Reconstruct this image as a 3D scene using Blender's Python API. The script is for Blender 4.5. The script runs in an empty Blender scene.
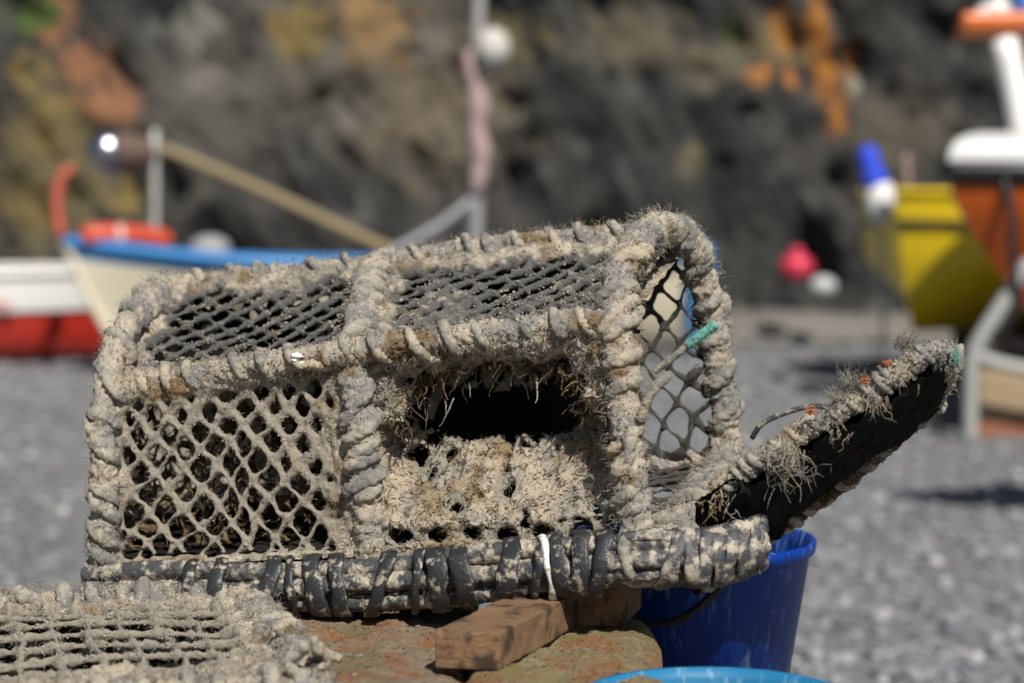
import bpy, math, random
import numpy as np
R = math.radians
rng = np.random.default_rng(11)
random.seed(5)
scene = bpy.context.scene
col = scene.collection

# ------------------------------------------------------------------ camera
F = 2130.0
CAMZ = 1.35
PITCH = math.atan((341.5 - 190.0) / F)
cd = bpy.data.cameras.new('camera')
cam = bpy.data.objects.new('camera', cd)
col.objects.link(cam)
cam.location = (0, 0, CAMZ)
cam.rotation_euler = (math.pi / 2 - PITCH, 0, 0)
cd.sensor_width = 36
cd.lens = F / 1024 * 36
cd.clip_start = 0.05
cd.clip_end = 800
cd.dof.use_dof = True
cd.dof.focus_distance = 2.56
cd.dof.aperture_fstop = 0.0749 / 0.0250
scene.camera = cam
_cp, _sp = math.cos(PITCH), math.sin(PITCH)


def P(px, py, Y):
    a = (px - 512) / F
    b = (341.5 - py) / F
    dy = _cp + b * _sp
    dz = -_sp + b * _cp
    k = Y / dy
    return np.array((a * k, Y, CAMZ + dz * k))


# ------------------------------------------------------------------ light
SUN_AZ, SUN_EL = R(17), R(47)          # to the right of straight behind the camera
sdir = np.array((math.sin(SUN_AZ) * math.cos(SUN_EL), -math.cos(SUN_AZ) * math.cos(SUN_EL), math.sin(SUN_EL)))
w = bpy.data.worlds.new('World')
scene.world = w
w.use_nodes = True
nt = w.node_tree
bg = nt.nodes['Background']
sky = nt.nodes.new('ShaderNodeTexSky')
sky.sky_type = 'NISHITA'
sky.sun_disc = False
sky.sun_elevation = SUN_EL
sky.sun_rotation = math.pi - SUN_AZ
nt.links.new(sky.outputs[0], bg.inputs[0])
bg.inputs[1].default_value = 0.05
ld = bpy.data.lights.new('sun', 'SUN')
ld.energy = 5.0
ld.angle = R(0.5)
ld.color = (1.0, 0.96, 0.90)
sun = bpy.data.objects.new('sun', ld)
col.objects.link(sun)
from mathutils import Vector
sun.rotation_euler = Vector(tuple(-sdir)).to_track_quat('-Z', 'Y').to_euler()
sun.location = (3, -4, 8)
vs = scene.view_settings
vs.view_transform = 'Standard'
vs.look = 'None'
vs.gamma = 1
vs.exposure = 0.30


# ------------------------------------------------------------------ noise
def _hash(i, j, k, seed):
    h = (i * 374761393 + j * 668265263 + k * 2147483647 + seed * 1274126177) & 0xFFFFFFFF
    h = ((h ^ (h >> 13)) * 1274126177) & 0xFFFFFFFF
    h = (h ^ (h >> 16)) & 0xFFFFFFFF
    return h.astype(np.float64) / 4294967295.0


def vnoise(p, seed=0):
    p = np.asarray(p, float)
    i0 = np.floor(p).astype(np.int64)
    f = p - i0
    f = f * f * f * (f * (f * 6 - 15) + 10)
    out = 0
    for dx in (0, 1):
        for dy in (0, 1):
            for dz in (0, 1):
                wgt = (f[..., 0] if dx else 1 - f[..., 0]) * (f[..., 1] if dy else 1 - f[..., 1]) * (f[..., 2] if dz else 1 - f[..., 2])
                out = out + wgt * _hash(i0[..., 0] + dx, i0[..., 1] + dy, i0[..., 2] + dz, seed)
    return out * 2 - 1


def fbm(p, scale, octv=3, seed=0, gain=0.5):
    p = np.asarray(p, float) * scale
    o, a, t = 0, 1.0, 0
    for k in range(octv):
        o = o + a * vnoise(p + 17.3 * k, seed + k)
        t += a
        a *= gain
        p = p * 2.03
    return o / t


def sstep(a, b, x):
    t = np.clip((x - a) / (b - a), 0, 1)
    return t * t * (3 - 2 * t)


# ------------------------------------------------------------------ objects
def link_mesh(name, V, Fc, mat, parent=None, smooth=True, attrs=None, loc=None):
    """One mesh object. V in world coordinates; the mesh is stored relative to its parent's (or loc's) place."""
    V = np.asarray(V, float)
    org = np.zeros(3)
    if parent is not None:
        org = np.array(parent.get('_w', (0, 0, 0)))
    elif loc is not None:
        org = np.array(loc)
    me = bpy.data.meshes.new(name)
    if isinstance(Fc, np.ndarray) and Fc.ndim == 2:
        n = len(Fc); k = Fc.shape[1]
        me.vertices.add(len(V)); me.vertices.foreach_set('co', (V - org).astype(np.float32).ravel())
        me.loops.add(n * k); me.loops.foreach_set('vertex_index', Fc.astype(np.int32).ravel())
        me.polygons.add(n)
        me.polygons.foreach_set('loop_start', np.arange(0, n * k, k, dtype=np.int32))
        me.polygons.foreach_set('loop_total', np.full(n, k, dtype=np.int32))
        me.update(calc_edges=True)
        me.validate()
    else:
        me.from_pydata([tuple(v) for v in (V - org)], [], [tuple(f) for f in Fc])
    if smooth:
        me.polygons.foreach_set('use_smooth', [True] * len(me.polygons))
    if attrs:
        for kname, arr in attrs.items():
            at = me.attributes.new(kname, 'FLOAT', 'POINT')
            at.data.foreach_set('value', np.asarray(arr, np.float32).ravel())
    me.materials.append(mat)
    o = bpy.data.objects.new(name, me)
    col.objects.link(o)
    if parent is not None:
        o.parent = parent
        o['_w'] = tuple(float(q) for q in org)
    else:
        o.location = tuple(org)
        o['_w'] = tuple(float(q) for q in org)
    return o


def thing(name, label, cat, loc, group=None):
    o = bpy.data.objects.new(name, None)
    o.empty_display_size = 0.1
    col.objects.link(o)
    o.location = tuple(float(q) for q in loc)
    o['_w'] = tuple(float(q) for q in loc)
    o['label'] = label
    o['category'] = cat
    if group: o['group'] = group
    return o


def tag(o, label, cat, group=None):
    o['label'] = label
    o['category'] = cat
    if group: o['group'] = group
    return o


def struct(o, kind='structure'):
    o['kind'] = kind
    return o


class MB:
    def __init__(s): s.V = []; s.F = []; s.n = 0
    def add(s, V, Fc):
        V = np.asarray(V, float)
        s.V.append(V); s.F += [tuple(int(i) + s.n for i in f) for f in Fc]; s.n += len(V)
    def build(s, name, mat, parent=None, **k):
        return link_mesh(name, np.concatenate(s.V), s.F, mat, parent, **k)


def catmull(pts, step):
    pts = np.asarray(pts, float)
    p = np.vstack([2 * pts[0] - pts[1], pts, 2 * pts[-1] - pts[-2]])
    out = []
    for i in range(1, len(p) - 2):
        t = np.linspace(0, 1, 24, endpoint=False)[:, None]
        a, b, c, d = p[i - 1], p[i], p[i + 1], p[i + 2]
        out.append(0.5 * (2 * b + (c - a) * t + (2 * a - 5 * b + 4 * c - d) * t ** 2 + (3 * b - a - 3 * c + d) * t ** 3))
    out.append(p[-2][None])
    q = np.concatenate(out)
    s = np.concatenate([[0], np.cumsum(np.linalg.norm(np.diff(q, axis=0), axis=1))])
    n = max(3, int(s[-1] / step) + 1)
    ss = np.linspace(0, s[-1], n)
    return np.stack([np.interp(ss, s, q[:, k]) for k in range(3)], 1), ss


def frames(q):
    T = np.gradient(q, axis=0)
    T /= np.linalg.norm(T, axis=1)[:, None] + 1e-12
    N = np.zeros_like(q); B = np.zeros_like(q)
    ref = np.array((0, 0, 1.0)) if abs(T[0][2]) < 0.8 else np.array((0, -1.0, 0))
    n = ref - T[0] * ref.dot(T[0]); n /= np.linalg.norm(n)
    for i in range(len(q)):
        n = n - T[i] * n.dot(T[i]); n /= np.linalg.norm(n)
        N[i] = n; B[i] = np.cross(T[i], n)
    return T, N, B


def sweep(q, rad, nr, cap=True, flat=None):
    """q centre line, rad scalar / per point / (n,nr); flat=(a,b) scales along N and B."""
    T, N, B = frames(q)
    n = len(q)
    th = np.linspace(0, 2 * np.pi, nr, endpoint=False)
    rad = np.asarray(rad, float)
    if rad.ndim == 0: rad = np.full((n, nr), float(rad))
    elif rad.ndim == 1: rad = np.repeat(rad[:, None], nr, 1)
    c, s = np.cos(th), np.sin(th)
    if flat: c, s = c * flat[0], s * flat[1]
    D = c[None, :, None] * N[:, None, :] + s[None, :, None] * B[:, None, :]
    V = q[:, None, :] + D * rad[..., None]
    i = np.arange(n - 1)[:, None]; j = np.arange(nr)[None, :]
    a = i * nr + j; b = i * nr + (j + 1) % nr
    Fq = np.stack([a, b, b + nr, a + nr], -1).reshape(-1, 4)
    V = V.reshape(-1, 3)
    if cap:
        V = np.vstack([V, q[0] - T[0] * rad[0].mean() * .4, q[-1] + T[-1] * rad[-1].mean() * .4])
        k = n * nr
        jj = np.arange(nr)
        c0 = np.stack([np.full(nr, k), (jj + 1) % nr, jj, jj], 1)
        c1 = np.stack([np.full(nr, k + 1), (n - 1) * nr + jj, (n - 1) * nr + (jj + 1) % nr, (n - 1) * nr + (jj + 1) % nr], 1)
        faces = [tuple(f) for f in Fq] + [tuple(f[:3]) for f in c0] + [tuple(f[:3]) for f in c1]
        return V, faces, D
    return V, [tuple(f) for f in Fq], D


# ------------------------------------------------------------------ materials
def nodes(name):
    m = bpy.data.materials.new(name)
    m.use_nodes = True
    t = m.node_tree
    return m, t, t.nodes['Principled BSDF'], t.nodes.new('ShaderNodeTexCoord')


def N_noise(t, vec, scale, detail=4, rough=0.55, dist=0.0):
    n = t.nodes.new('ShaderNodeTexNoise')
    n.inputs['Scale'].default_value = scale
    n.inputs['Detail'].default_value = detail
    n.inputs['Roughness'].default_value = rough
    n.inputs['Distortion'].default_value = dist
    t.links.new(vec, n.inputs['Vector'])
    return n.outputs['Fac']


def N_ramp(t, fac, a, b):
    n = t.nodes.new('ShaderNodeMapRange')
    n.interpolation_type = 'SMOOTHSTEP'
    n.inputs['From Min'].default_value = a
    n.inputs['From Max'].default_value = b
    t.links.new(fac, n.inputs['Value'])
    return n.outputs['Result']


def N_mix(t, fac, a, b, mode='MIX'):
    n = t.nodes.new('ShaderNodeMix')
    n.data_type = 'RGBA'
    n.blend_type = mode
    for s, v in ((n.inputs[6], a), (n.inputs[7], b)):
        if isinstance(v, tuple): s.default_value = (*v, 1)
        else: t.links.new(v, s)
    if isinstance(fac, (int, float)): n.inputs[0].default_value = fac
    else: t.links.new(fac, n.inputs[0])
    return n.outputs[2]


def N_math(t, op, a, b):
    n = t.nodes.new('ShaderNodeMath')
    n.operation = op
    for s, v in ((n.inputs[0], a), (n.inputs[1], b)):
        if isinstance(v, (int, float)): s.default_value = v
        else: t.links.new(v, s)
    return n.outputs[0]


def N_bump(t, bs, h, strength, dist):
    n = t.nodes.new('ShaderNodeBump')
    n.inputs['Strength'].default_value = strength
    n.inputs['Distance'].default_value = dist
    t.links.new(h, n.inputs['Height'])
    t.links.new(n.outputs[0], bs.inputs['Normal'])


def mat_mud(name, tan, grey, brown, cord=None, brown_at=(.54, .66), grey_at=(.42, .58), bump=1.0):
    m, t, b, tc = nodes(name)
    O = tc.outputs['Object']
    c = N_mix(t, N_ramp(t, N_noise(t, O, 22, 3), *grey_at), tan, grey)
    lite = tuple(min(1, x * 1.35) for x in tan)
    c = N_mix(t, N_ramp(t, N_noise(t, O, 170, 3), .55, .75), c, lite)
    c = N_mix(t, N_ramp(t, N_noise(t, O, 14, 5, .65), *brown_at), c, brown)
    dark = tuple(x * .45 for x in brown)
    c = N_mix(t, N_ramp(t, N_noise(t, O, 260, 2), .60, .72), c, dark)
    if cord:
        at = t.nodes.new('ShaderNodeAttribute'); at.attribute_name = 'clog'
        k = N_math(t, 'ADD', at.outputs['Fac'], N_math(t, 'MULTIPLY', N_math(t, 'SUBTRACT', N_noise(t, O, 60, 3), .5), 1.1))
        c = N_mix(t, N_ramp(t, k, .25, .65), cord, c)
    t.links.new(c, b.inputs['Base Color'])
    b.inputs['Roughness'].default_value = 0.95
    b.inputs['Specular IOR Level'].default_value = 0.15
    h = N_math(t, 'ADD', N_noise(t, O, 190, 6, .7), N_math(t, 'MULTIPLY', N_noise(t, O, 700, 3, .7), .45))
    N_bump(t, b, h, bump, 0.006)
    return m


TAN, GREY, BROWN = (.54, .465, .36), (.355, .335, .30), (.24, .165, .09)
M = {}
M['mud'] = mat_mud('dried_mud', TAN, GREY, BROWN)
M['net'] = mat_mud('muddy_net', TAN, (.37, .32, .245), BROWN, cord=(.36, .32, .255))
M['roof_net'] = mat_mud('grey_net', TAN, (.33, .29, .23), BROWN, cord=(.135, .132, .125))
M['shaded_net'] = mat_mud('shaded_weedy_net', (.026, .021, .015), (.020, .019, .018), (.012, .009, .006), cord=(.085, .08, .07))  # near-black net colour stands in for shade inside and under the flap
M['rope'] = mat_mud('old_rope', (.38, .345, .285), (.215, .207, .19), (.46, .39, .285), brown_at=(.5, .62), bump=.8)
M['weed'] = mat_mud('dry_weed', (.22, .15, .08), (.11, .08, .05), (.05, .03, .014))
M['fibre'] = mat_mud('rope_fibre', (.46, .41, .325), (.31, .30, .27), (.36, .27, .16))


def mat_simple(name, colr, rough=.5, var=.15, scale=8, bump=0.0, bscale=60, spec=.5, dirt=None, dirt_at=(.5, .7), metal=0):
    m, t, b, tc = nodes(name)
    O = tc.outputs['Object']
    c = N_mix(t, N_noise(t, O, scale, 4), tuple(x * (1 - var) for x in colr), tuple(min(1, x * (1 + var)) for x in colr))
    if dirt:
        c = N_mix(t, N_ramp(t, N_noise(t, O, scale * 2.3, 6, .65), *dirt_at), c, dirt)
    t.links.new(c, b.inputs['Base Color'])
    b.inputs['Roughness'].default_value = rough
    b.inputs['Specular IOR Level'].default_value = spec
    b.inputs['Metallic'].default_value = metal
    if bump: N_bump(t, b, N_noise(t, O, bscale, 5, .6), bump, .004)
    return m


M['rubber'] = mat_simple('black_rubber', (.022, .023, .025), .42, .3, 30, .5, 160, .5, dirt=(.36, .315, .245), dirt_at=(.54, .66))
M['pipe'] = mat_simple('muddy_pipe', (.05, .05, .052), .5, .3, 25, .6, 150, .5, dirt=(.36, .315, .245), dirt_at=(.46, .60))
M['white'] = mat_simple('white_chalk', (.75, .74, .70), .9, .1, 60, .4)
M['silt'] = mat_mud('gritty_silt', (.52, .435, .32), (.40, .36, .30), (.33, .235, .125), cord=(.36, .32, .255), brown_at=(.50, .64))
M['strip'] = mat_simple('white_strip', (.66, .65, .61), .7, .1, 60, .4, dirt=(.34, .30, .24), dirt_at=(.5, .62))
M['teal'] = mat_simple('teal_twine', (.13, .33, .27), .8, .3, 120, .6, 500)
M['orange_twine'] = mat_simple('orange_twine', (.38, .12, .04), .8, .25, 120)


# ------------------------------------------------------------------ net panels
def bilin(c):
    c = [np.asarray(q, float) for q in c]
    def S(u, v):
        u = u[..., None]; v = v[..., None]
        return c[0] * (1 - u) * (1 - v) + c[1] * u * (1 - v) + c[2] * u * v + c[3] * (1 - u) * v
    return S


def net(name, corners, mat, parent, cw=.030, ch=.030, r=.0026, thick=.9, res=.0017, clog=None, disp=None, hole=None,
        grid=False, seed=0, warp=.007, bulge=0.0, outward=None, lump=.004, rough=.0016, hmax=.011, k=.006):
    """A cord net crusted with mud: thick where clog() is high, holes where it is low. corners: BL, BR, TR, TL."""
    S = bilin(corners)
    c = [np.asarray(q, float) for q in corners]
    Lu = .5 * (np.linalg.norm(c[1] - c[0]) + np.linalg.norm(c[2] - c[3]))
    Lv = .5 * (np.linalg.norm(c[3] - c[0]) + np.linalg.norm(c[2] - c[1]))
    nrm = np.cross(c[1] - c[0], c[3] - c[0]); nrm /= np.linalg.norm(nrm)
    if outward is not None and nrm.dot(outward) < 0: nrm = -nrm
    nu, nv = int(Lu / res) + 1, int(Lv / res) + 1
    u, v = np.meshgrid(np.linspace(0, 1, nu), np.linspace(0, 1, nv))      # (nv,nu)
    s, t = u * Lu, v * Lv
    P3 = np.stack([s, t, np.full_like(s, seed * 3.7)], -1)
    ws = s + warp * fbm(P3, 14, 2, seed + 1) + warp * .35 * fbm(P3, 55, 2, seed + 2)
    wt = t + warp * fbm(P3, 14, 2, seed + 3) + warp * .35 * fbm(P3, 55, 2, seed + 4)
    if grid:
        a, b = ws / cw, wt / ch
        ka, kb = cw, ch
    else:
        a, b = ws / cw + wt / ch, ws / cw - wt / ch
        ka = kb = 1 / math.hypot(1 / cw, 1 / ch)
    da = np.abs(a - np.round(a)) * ka
    db = np.abs(b - np.round(b)) * kb
    d = -np.log(np.exp(-da / k * 2) + np.exp(-db / k * 2)) * k / 2
    knot = np.exp(-(da ** 2 + db ** 2) / (2 * .0045 ** 2))
    cl = np.zeros_like(s) if clog is None else clog(u, v, P3)
    cl = np.maximum(cl, -.004)
    n1 = fbm(P3, 75, 3, seed + 5)
    n2 = fbm(P3, 28, 2, seed + 6)
    rr = r * (1 + .50 * n2) + .0025 * knot
    f = rr - d + cl * .016 * (1 + .5 * n2) + (.0015 + .0022 * np.clip(cl, 0, 1)) * n1
    if hole is not None: f = np.minimum(f, hole(u, v, P3))
    R0 = .0045 + .010 * np.clip(cl, 0, 1)
    x = np.clip(f / R0, 0, 1)
    h = np.sqrt(np.clip(1 - (1 - x) ** 2, 0, 1)) * R0 * thick
    h = np.minimum(h, hmax)
    rl = fbm(P3, 120, 3, seed + 8) * rough + fbm(P3, 40, 3, seed + 9) * lump * np.clip(.3 + cl, 0, 1)
    h = h + np.clip(rl + rough * .3, -.4 * h, 1) * sstep(0, .5, x)
    inside = f > 0
    # cells that have a corner inside; corners outside are pulled onto the edge
    cell = inside[:-1, :-1] | inside[1:, :-1] | inside[:-1, 1:] | inside[1:, 1:]
    used = np.zeros_like(inside)
    used[:-1, :-1] |= cell; used[1:, :-1] |= cell; used[:-1, 1:] |= cell; used[1:, 1:] |= cell
    gt, gs = np.gradient(f, Lv / (nv - 1), Lu / (nu - 1))
    g2 = gs ** 2 + gt ** 2 + 1e-9
    out = used & ~inside
    ms = np.where(out, np.clip(-f * gs / g2, -res, res), 0)
    mt = np.where(out, np.clip(-f * gt / g2, -res, res), 0)
    u2 = np.clip(u + ms / Lu, 0, 1); v2 = np.clip(v + mt / Lv, 0, 1)
    base = S(u2, v2)
    off = bulge * np.sin(np.pi * u) * np.sin(np.pi * v) + .006 * fbm(P3, 9, 2, seed + 12)
    base = base + nrm * off[..., None]
    if disp is not None: base = base + disp(u, v, P3)
    h = np.where(inside, h, 0)
    Vf = base + nrm * h[..., None]
    Vb = base - nrm * (h * .8)[..., None]
    idf = np.full(inside.shape, -1, np.int64); idf[used] = np.arange(used.sum())
    nF = int(used.sum())
    idb = idf.copy()
    ins = inside & used
    idb[ins] = nF + np.arange(ins.sum())
    ci, cj = np.nonzero(cell)
    fF = np.stack([idf[ci, cj], idf[ci, cj + 1], idf[ci + 1, cj + 1], idf[ci + 1, cj]], 1)
    fB = np.stack([idb[ci, cj], idb[ci + 1, cj], idb[ci + 1, cj + 1], idb[ci, cj + 1]], 1)
    V = np.concatenate([Vf[used], Vb[ins]])
    ca = np.concatenate([cl[used], cl[ins]]) + .25 * np.concatenate([knot[used], knot[ins]])
    return link_mesh(name, V, np.concatenate([fF, fB]), mat, parent, attrs={'clog': ca})


def edge_clog(l=.1, r=.1, b=.1, t=.1, base=0., amp=.5, scale=9, seed=0, peak=1.1):
    def g(u, v, P3):
        e = np.zeros_like(u)
        for wd, q in ((l, u), (r, 1 - u), (b, v), (t, 1 - v)):
            if wd > 0: e = np.maximum(e, peak * (1 - sstep(.15 * wd, wd, q + .25 * wd * fbm(P3, 30, 2, seed + 31))))
        return np.maximum(e, 0) + base + amp * fbm(P3, scale, 3, seed + 33)
    return g


# ------------------------------------------------------------------ crusted bars, rope wraps, fibres
def crust_bar(name, pts, rad, mat, parent, nr=34, step=.002, lump=.26, fine=.17, seed=0, ends=True, ret=False):
    q, ss = catmull(pts, step)
    rad_a = rad(ss / ss[-1]) if callable(rad) else np.full(len(q), rad)
    T, N, B = frames(q)
    th = np.linspace(0, 2 * np.pi, nr, endpoint=False)
    D = np.cos(th)[None, :, None] * N[:, None] + np.sin(th)[None, :, None] * B[:, None]
    Pt = q[:, None] + D * rad_a[:, None, None]
    rr = rad_a[:, None] * (1 + lump * 1.5 * fbm(Pt, 42, 4, seed, .6) + fine * fbm(Pt, 190, 3, seed + 7)) + .0022 * fbm(Pt, 330, 2, seed + 9)
    V, Fc, _ = sweep(q, rr, nr)
    o = link_mesh(name, V, Fc, mat, parent)
    return o


def rope_mesh(mb, q, ro, nr=26, strands=3, lay=.03, seed=0, fuzz=.12):
    ss = np.concatenate([[0], np.cumsum(np.linalg.norm(np.diff(q, axis=0), axis=1))])
    th = np.linspace(0, 2 * np.pi, nr, endpoint=False)
    ph = th[None] * 1.0 - 2 * np.pi * ss[:, None] / lay
    rr = ro * (.84 + .17 * np.abs(np.cos(strands * .5 * ph)) + .035 * np.cos(strands * 5 * ph + 2 * np.sin(ss[:, None] * 300)))
    T, N, B = frames(q)
    D = np.cos(th)[None, :, None] * N[:, None] + np.sin(th)[None, :, None] * B[:, None]
    Pt = q[:, None] + D * ro
    rr = rr * (1 + .42 * fbm(Pt, 55, 3, seed) + fuzz * 1.6 * fbm(Pt, 260, 2, seed + 3))
    V, Fc, _ = sweep(q, rr, nr)
    mb.add(V, Fc)


def helix(pts, R0, pitch, ro, s0=.0, s1=1., jitter=.55, seed=0, phase=0., sunk=.35):
    q, ss = catmull(pts, .004)
    T, N, B = frames(q)
    L = ss[-1]
    n = int((s1 - s0) * L / abs(pitch) * 26)
    sv = np.linspace(s0 * L, s1 * L, n)
    jit = jitter * abs(pitch) * vnoise(np.stack([sv / abs(pitch) * .7, np.zeros(n), np.full(n, seed)], 1), seed)
    ph = 2 * np.pi * (sv + jit) / pitch + phase
    I = lambda A: np.stack([np.interp(sv, ss, A[:, k]) for k in range(3)], 1)
    c, nn, bb = I(q), I(N), I(B)
    rr = (R0 + ro * (1 - 2 * sunk)) + ro * (.45 * vnoise(np.stack([sv * 60, np.zeros(n), np.full(n, seed + 2.)], 1), seed + 4) + .35 * vnoise(np.stack([sv * 160, np.ones(n), np.full(n, seed + 2.)], 1), seed + 6))
    return c + rr[:, None] * (np.cos(ph)[:, None] * nn + np.sin(ph)[:, None] * bb)


def wrap(name, pts, R0, pitch, ro, mat, parent, **k):
    seed = k.pop('seed', 0); starts = k.pop('starts', 1); ph = k.pop('phase', 0.)
    mb = MB()
    for i in range(starts):
        q = helix(pts, R0, pitch, ro, seed=seed + 31 * i, phase=ph + 2 * np.pi * i / starts, **k)
        q, _ = catmull(q, max(.0022, ro * .3)) if len(q) > 3 else (q, 0)
        rope_mesh(mb, q, ro, lay=ro * 3.4, seed=seed + i)
    return mb.build(name, mat, parent)


def fibres(name, roots, dirs, mat, parent, length=(.006, .02), wd=.00045, droop=.4, curl=.5, seed=0, nseg=4):
    g = np.random.default_rng(seed)
    n = len(roots)
    L = length[0] + (length[1] * 1.15 - length[0]) * g.uniform(0, 1, n) ** 2.4
    d = dirs + .45 * g.normal(size=(n, 3)); d /= np.linalg.norm(d, axis=1)[:, None]
    pts = [roots - d * .002]
    cur = roots.copy()
    for k in range(nseg):
        d = d + curl * g.normal(size=(n, 3)) * .6 + np.array((0, 0, -droop)) * .5
        d /= np.linalg.norm(d, axis=1)[:, None]
        cur = cur + d * (L / nseg)[:, None]
        pts.append(cur)
    pts = np.stack(pts, 1)                     # n,K,3
    K = nseg + 1
    tg = np.gradient(pts, axis=1)
    tg /= np.linalg.norm(tg, axis=2)[..., None] + 1e-9
    ref = g.normal(size=(n, 1, 3))
    a = np.cross(tg, ref); a /= np.linalg.norm(a, axis=2)[..., None] + 1e-9
    b = np.cross(tg, a)
    wv = (np.linspace(1, .25, K)[None, :] * g.uniform(.6, 1.5, (n, 1)) * wd)[..., None]
    ring = np.stack([pts + a * wv, pts - .5 * a * wv + .87 * b * wv, pts - .5 * a * wv - .87 * b * wv], 2)   # n,K,3,3
    V = ring.reshape(-1, 3)
    i = np.arange(n)[:, None, None] * K * 3; kk = np.arange(K - 1)[None, :, None] * 3; j = np.arange(3)[None, None]
    A = i + kk + j; Bq = i + kk + (j + 1) % 3
    Fq = np.stack([A, Bq, Bq + 3, A + 3], -1).reshape(-1, 4)
    o = link_mesh(name, V, Fq, mat, parent)
    o['kind'] = 'stuff'
    return o


def roots_on(pts, R0, n, seed=0, lo=0, hi=1):
    g = np.random.default_rng(seed)
    q, ss = catmull(pts, .004)
    T, N, B = frames(q)
    idx = g.integers(int(lo * (len(q) - 1)), max(1, int(hi * (len(q) - 1))), n)
    th = g.uniform(0, 2 * np.pi, n)
    D = np.cos(th)[:, None] * N[idx] + np.sin(th)[:, None] * B[idx]
    return q[idx] + D * R0 * g.uniform(.85, 1.1, n)[:, None], D


def ico():
    p = (1 + 5 ** .5) / 2
    v = np.array([(-1, p, 0), (1, p, 0), (-1, -p, 0), (1, -p, 0), (0, -1, p), (0, 1, p), (0, -1, -p), (0, 1, -p), (p, 0, -1), (p, 0, 1), (-p, 0, -1), (-p, 0, 1)], float)
    v /= np.linalg.norm(v[0])
    f = [(0, 11, 5), (0, 5, 1), (0, 1, 7), (0, 7, 10), (0, 10, 11), (1, 5, 9), (5, 11, 4), (11, 10, 2), (10, 7, 6), (7, 1, 8), (3, 9, 4), (3, 4, 2), (3, 2, 6), (3, 6, 8), (3, 8, 9), (4, 9, 5), (2, 4, 11), (6, 2, 10), (8, 6, 7), (9, 8, 1)]
    return v, np.array(f)


def clods_on(o, n, size=(.0005, .0019), seed=0, parent=None, mat=None, key=None, fuzz=0, fl=(.002, .009)):
    """Grains of dried mud stuck all over one mesh; fuzz adds short stray fibres to them."""
    g = np.random.default_rng(seed + 900)
    me = o.data
    k = len(me.vertices)
    co = np.empty(k * 3, np.float32); me.vertices.foreach_get('co', co); co = co.reshape(-1, 3).astype(float) + np.array(o['_w'])
    no = np.empty(k * 3, np.float32); me.vertex_normals.foreach_get('vector', no); no = no.reshape(-1, 3).astype(float)
    par = parent or o
    idx = g.integers(0, k, n * 5)
    patch = fbm(co[idx], 45, 3, seed + 5) + .5 * g.normal(size=len(idx)) * .5
    ok = (no[idx] @ np.array((.1, -.8, .6)) > -.15) & (patch > .12)
    idx = idx[ok][:n]; n = len(idx)
    iv, jf = ico()
    sz = size[0] + (size[1] - size[0]) * g.uniform(0, 1, n) ** 3
    sc = sz[:, None] * g.uniform(.6, 1.35, (n, 3))
    v = iv[None] * sc[:, None] * (1 + .22 * g.normal(size=(n, 12, 1))) + (co[idx] + no[idx] * (sz * .35)[:, None] + g.normal(size=(n, 3)) * .0006)[:, None]
    c = link_mesh('mud_grains', v.reshape(-1, 3), (jf[None] + np.arange(n)[:, None, None] * 12).reshape(-1, 3), mat or M['mud'], par, smooth=False)
    c['kind'] = 'stuff'
    if fuzz:
        q = g.integers(0, k, fuzz * 3); q = q[no[q] @ np.array((.1, -.8, .6)) > -.2][:fuzz]
        fibres('frayed_fibres', co[q], no[q], M['fibre'], par, fl, wd=.0004, seed=seed + 950, curl=.9, droop=.3)
    return c


def path(*t):
    return np.array([P(*q) for q in t])


# ================================================================== SETTING
def grid_mesh(x0, x1, y0, y1, nx, ny, zf):
    x, y = np.meshgrid(np.linspace(x0, x1, nx), np.linspace(y0, y1, ny))
    V = np.stack([x, y, zf(x, y)], -1).reshape(-1, 3)
    i, j = np.meshgrid(np.arange(ny - 1), np.arange(nx - 1), indexing='ij')
    a = (i * nx + j).ravel()
    return V, np.stack([a, a + 1, a + nx + 1, a + nx], 1)


# ---- ground
m, t, b, tc = nodes('shingle')
O = tc.outputs['Object']
vo = t.nodes.new('ShaderNodeTexVoronoi'); vo.inputs['Scale'].default_value = 26
t.links.new(O, vo.inputs['Vector'])
bw = t.nodes.new('ShaderNodeRGBToBW'); t.links.new(vo.outputs['Color'], bw.inputs[0])
c = N_mix(t, N_ramp(t, bw.outputs[0], .25, .8), (.10, .103, .108), (.245, .25, .255))
c = N_mix(t, N_ramp(t, N_noise(t, O, 1.1, 4), .35, .7), c, (.155, .150, .143), 'MIX')
c = N_mix(t, N_ramp(t, N_noise(t, O, 7, 4), .55, .75), c, (.26, .24, .21))
t.links.new(c, b.inputs['Base Color']); b.inputs['Roughness'].default_value = .85
inv = N_math(t, 'MULTIPLY', vo.outputs['Distance'], -1.0)
N_bump(t, b, inv, .9, .03)
V, Fq = grid_mesh(-90, 90, -60, 120, 181, 181, lambda x, y: .0 * x)
struct(link_mesh('ground', V, Fq, m))


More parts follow.
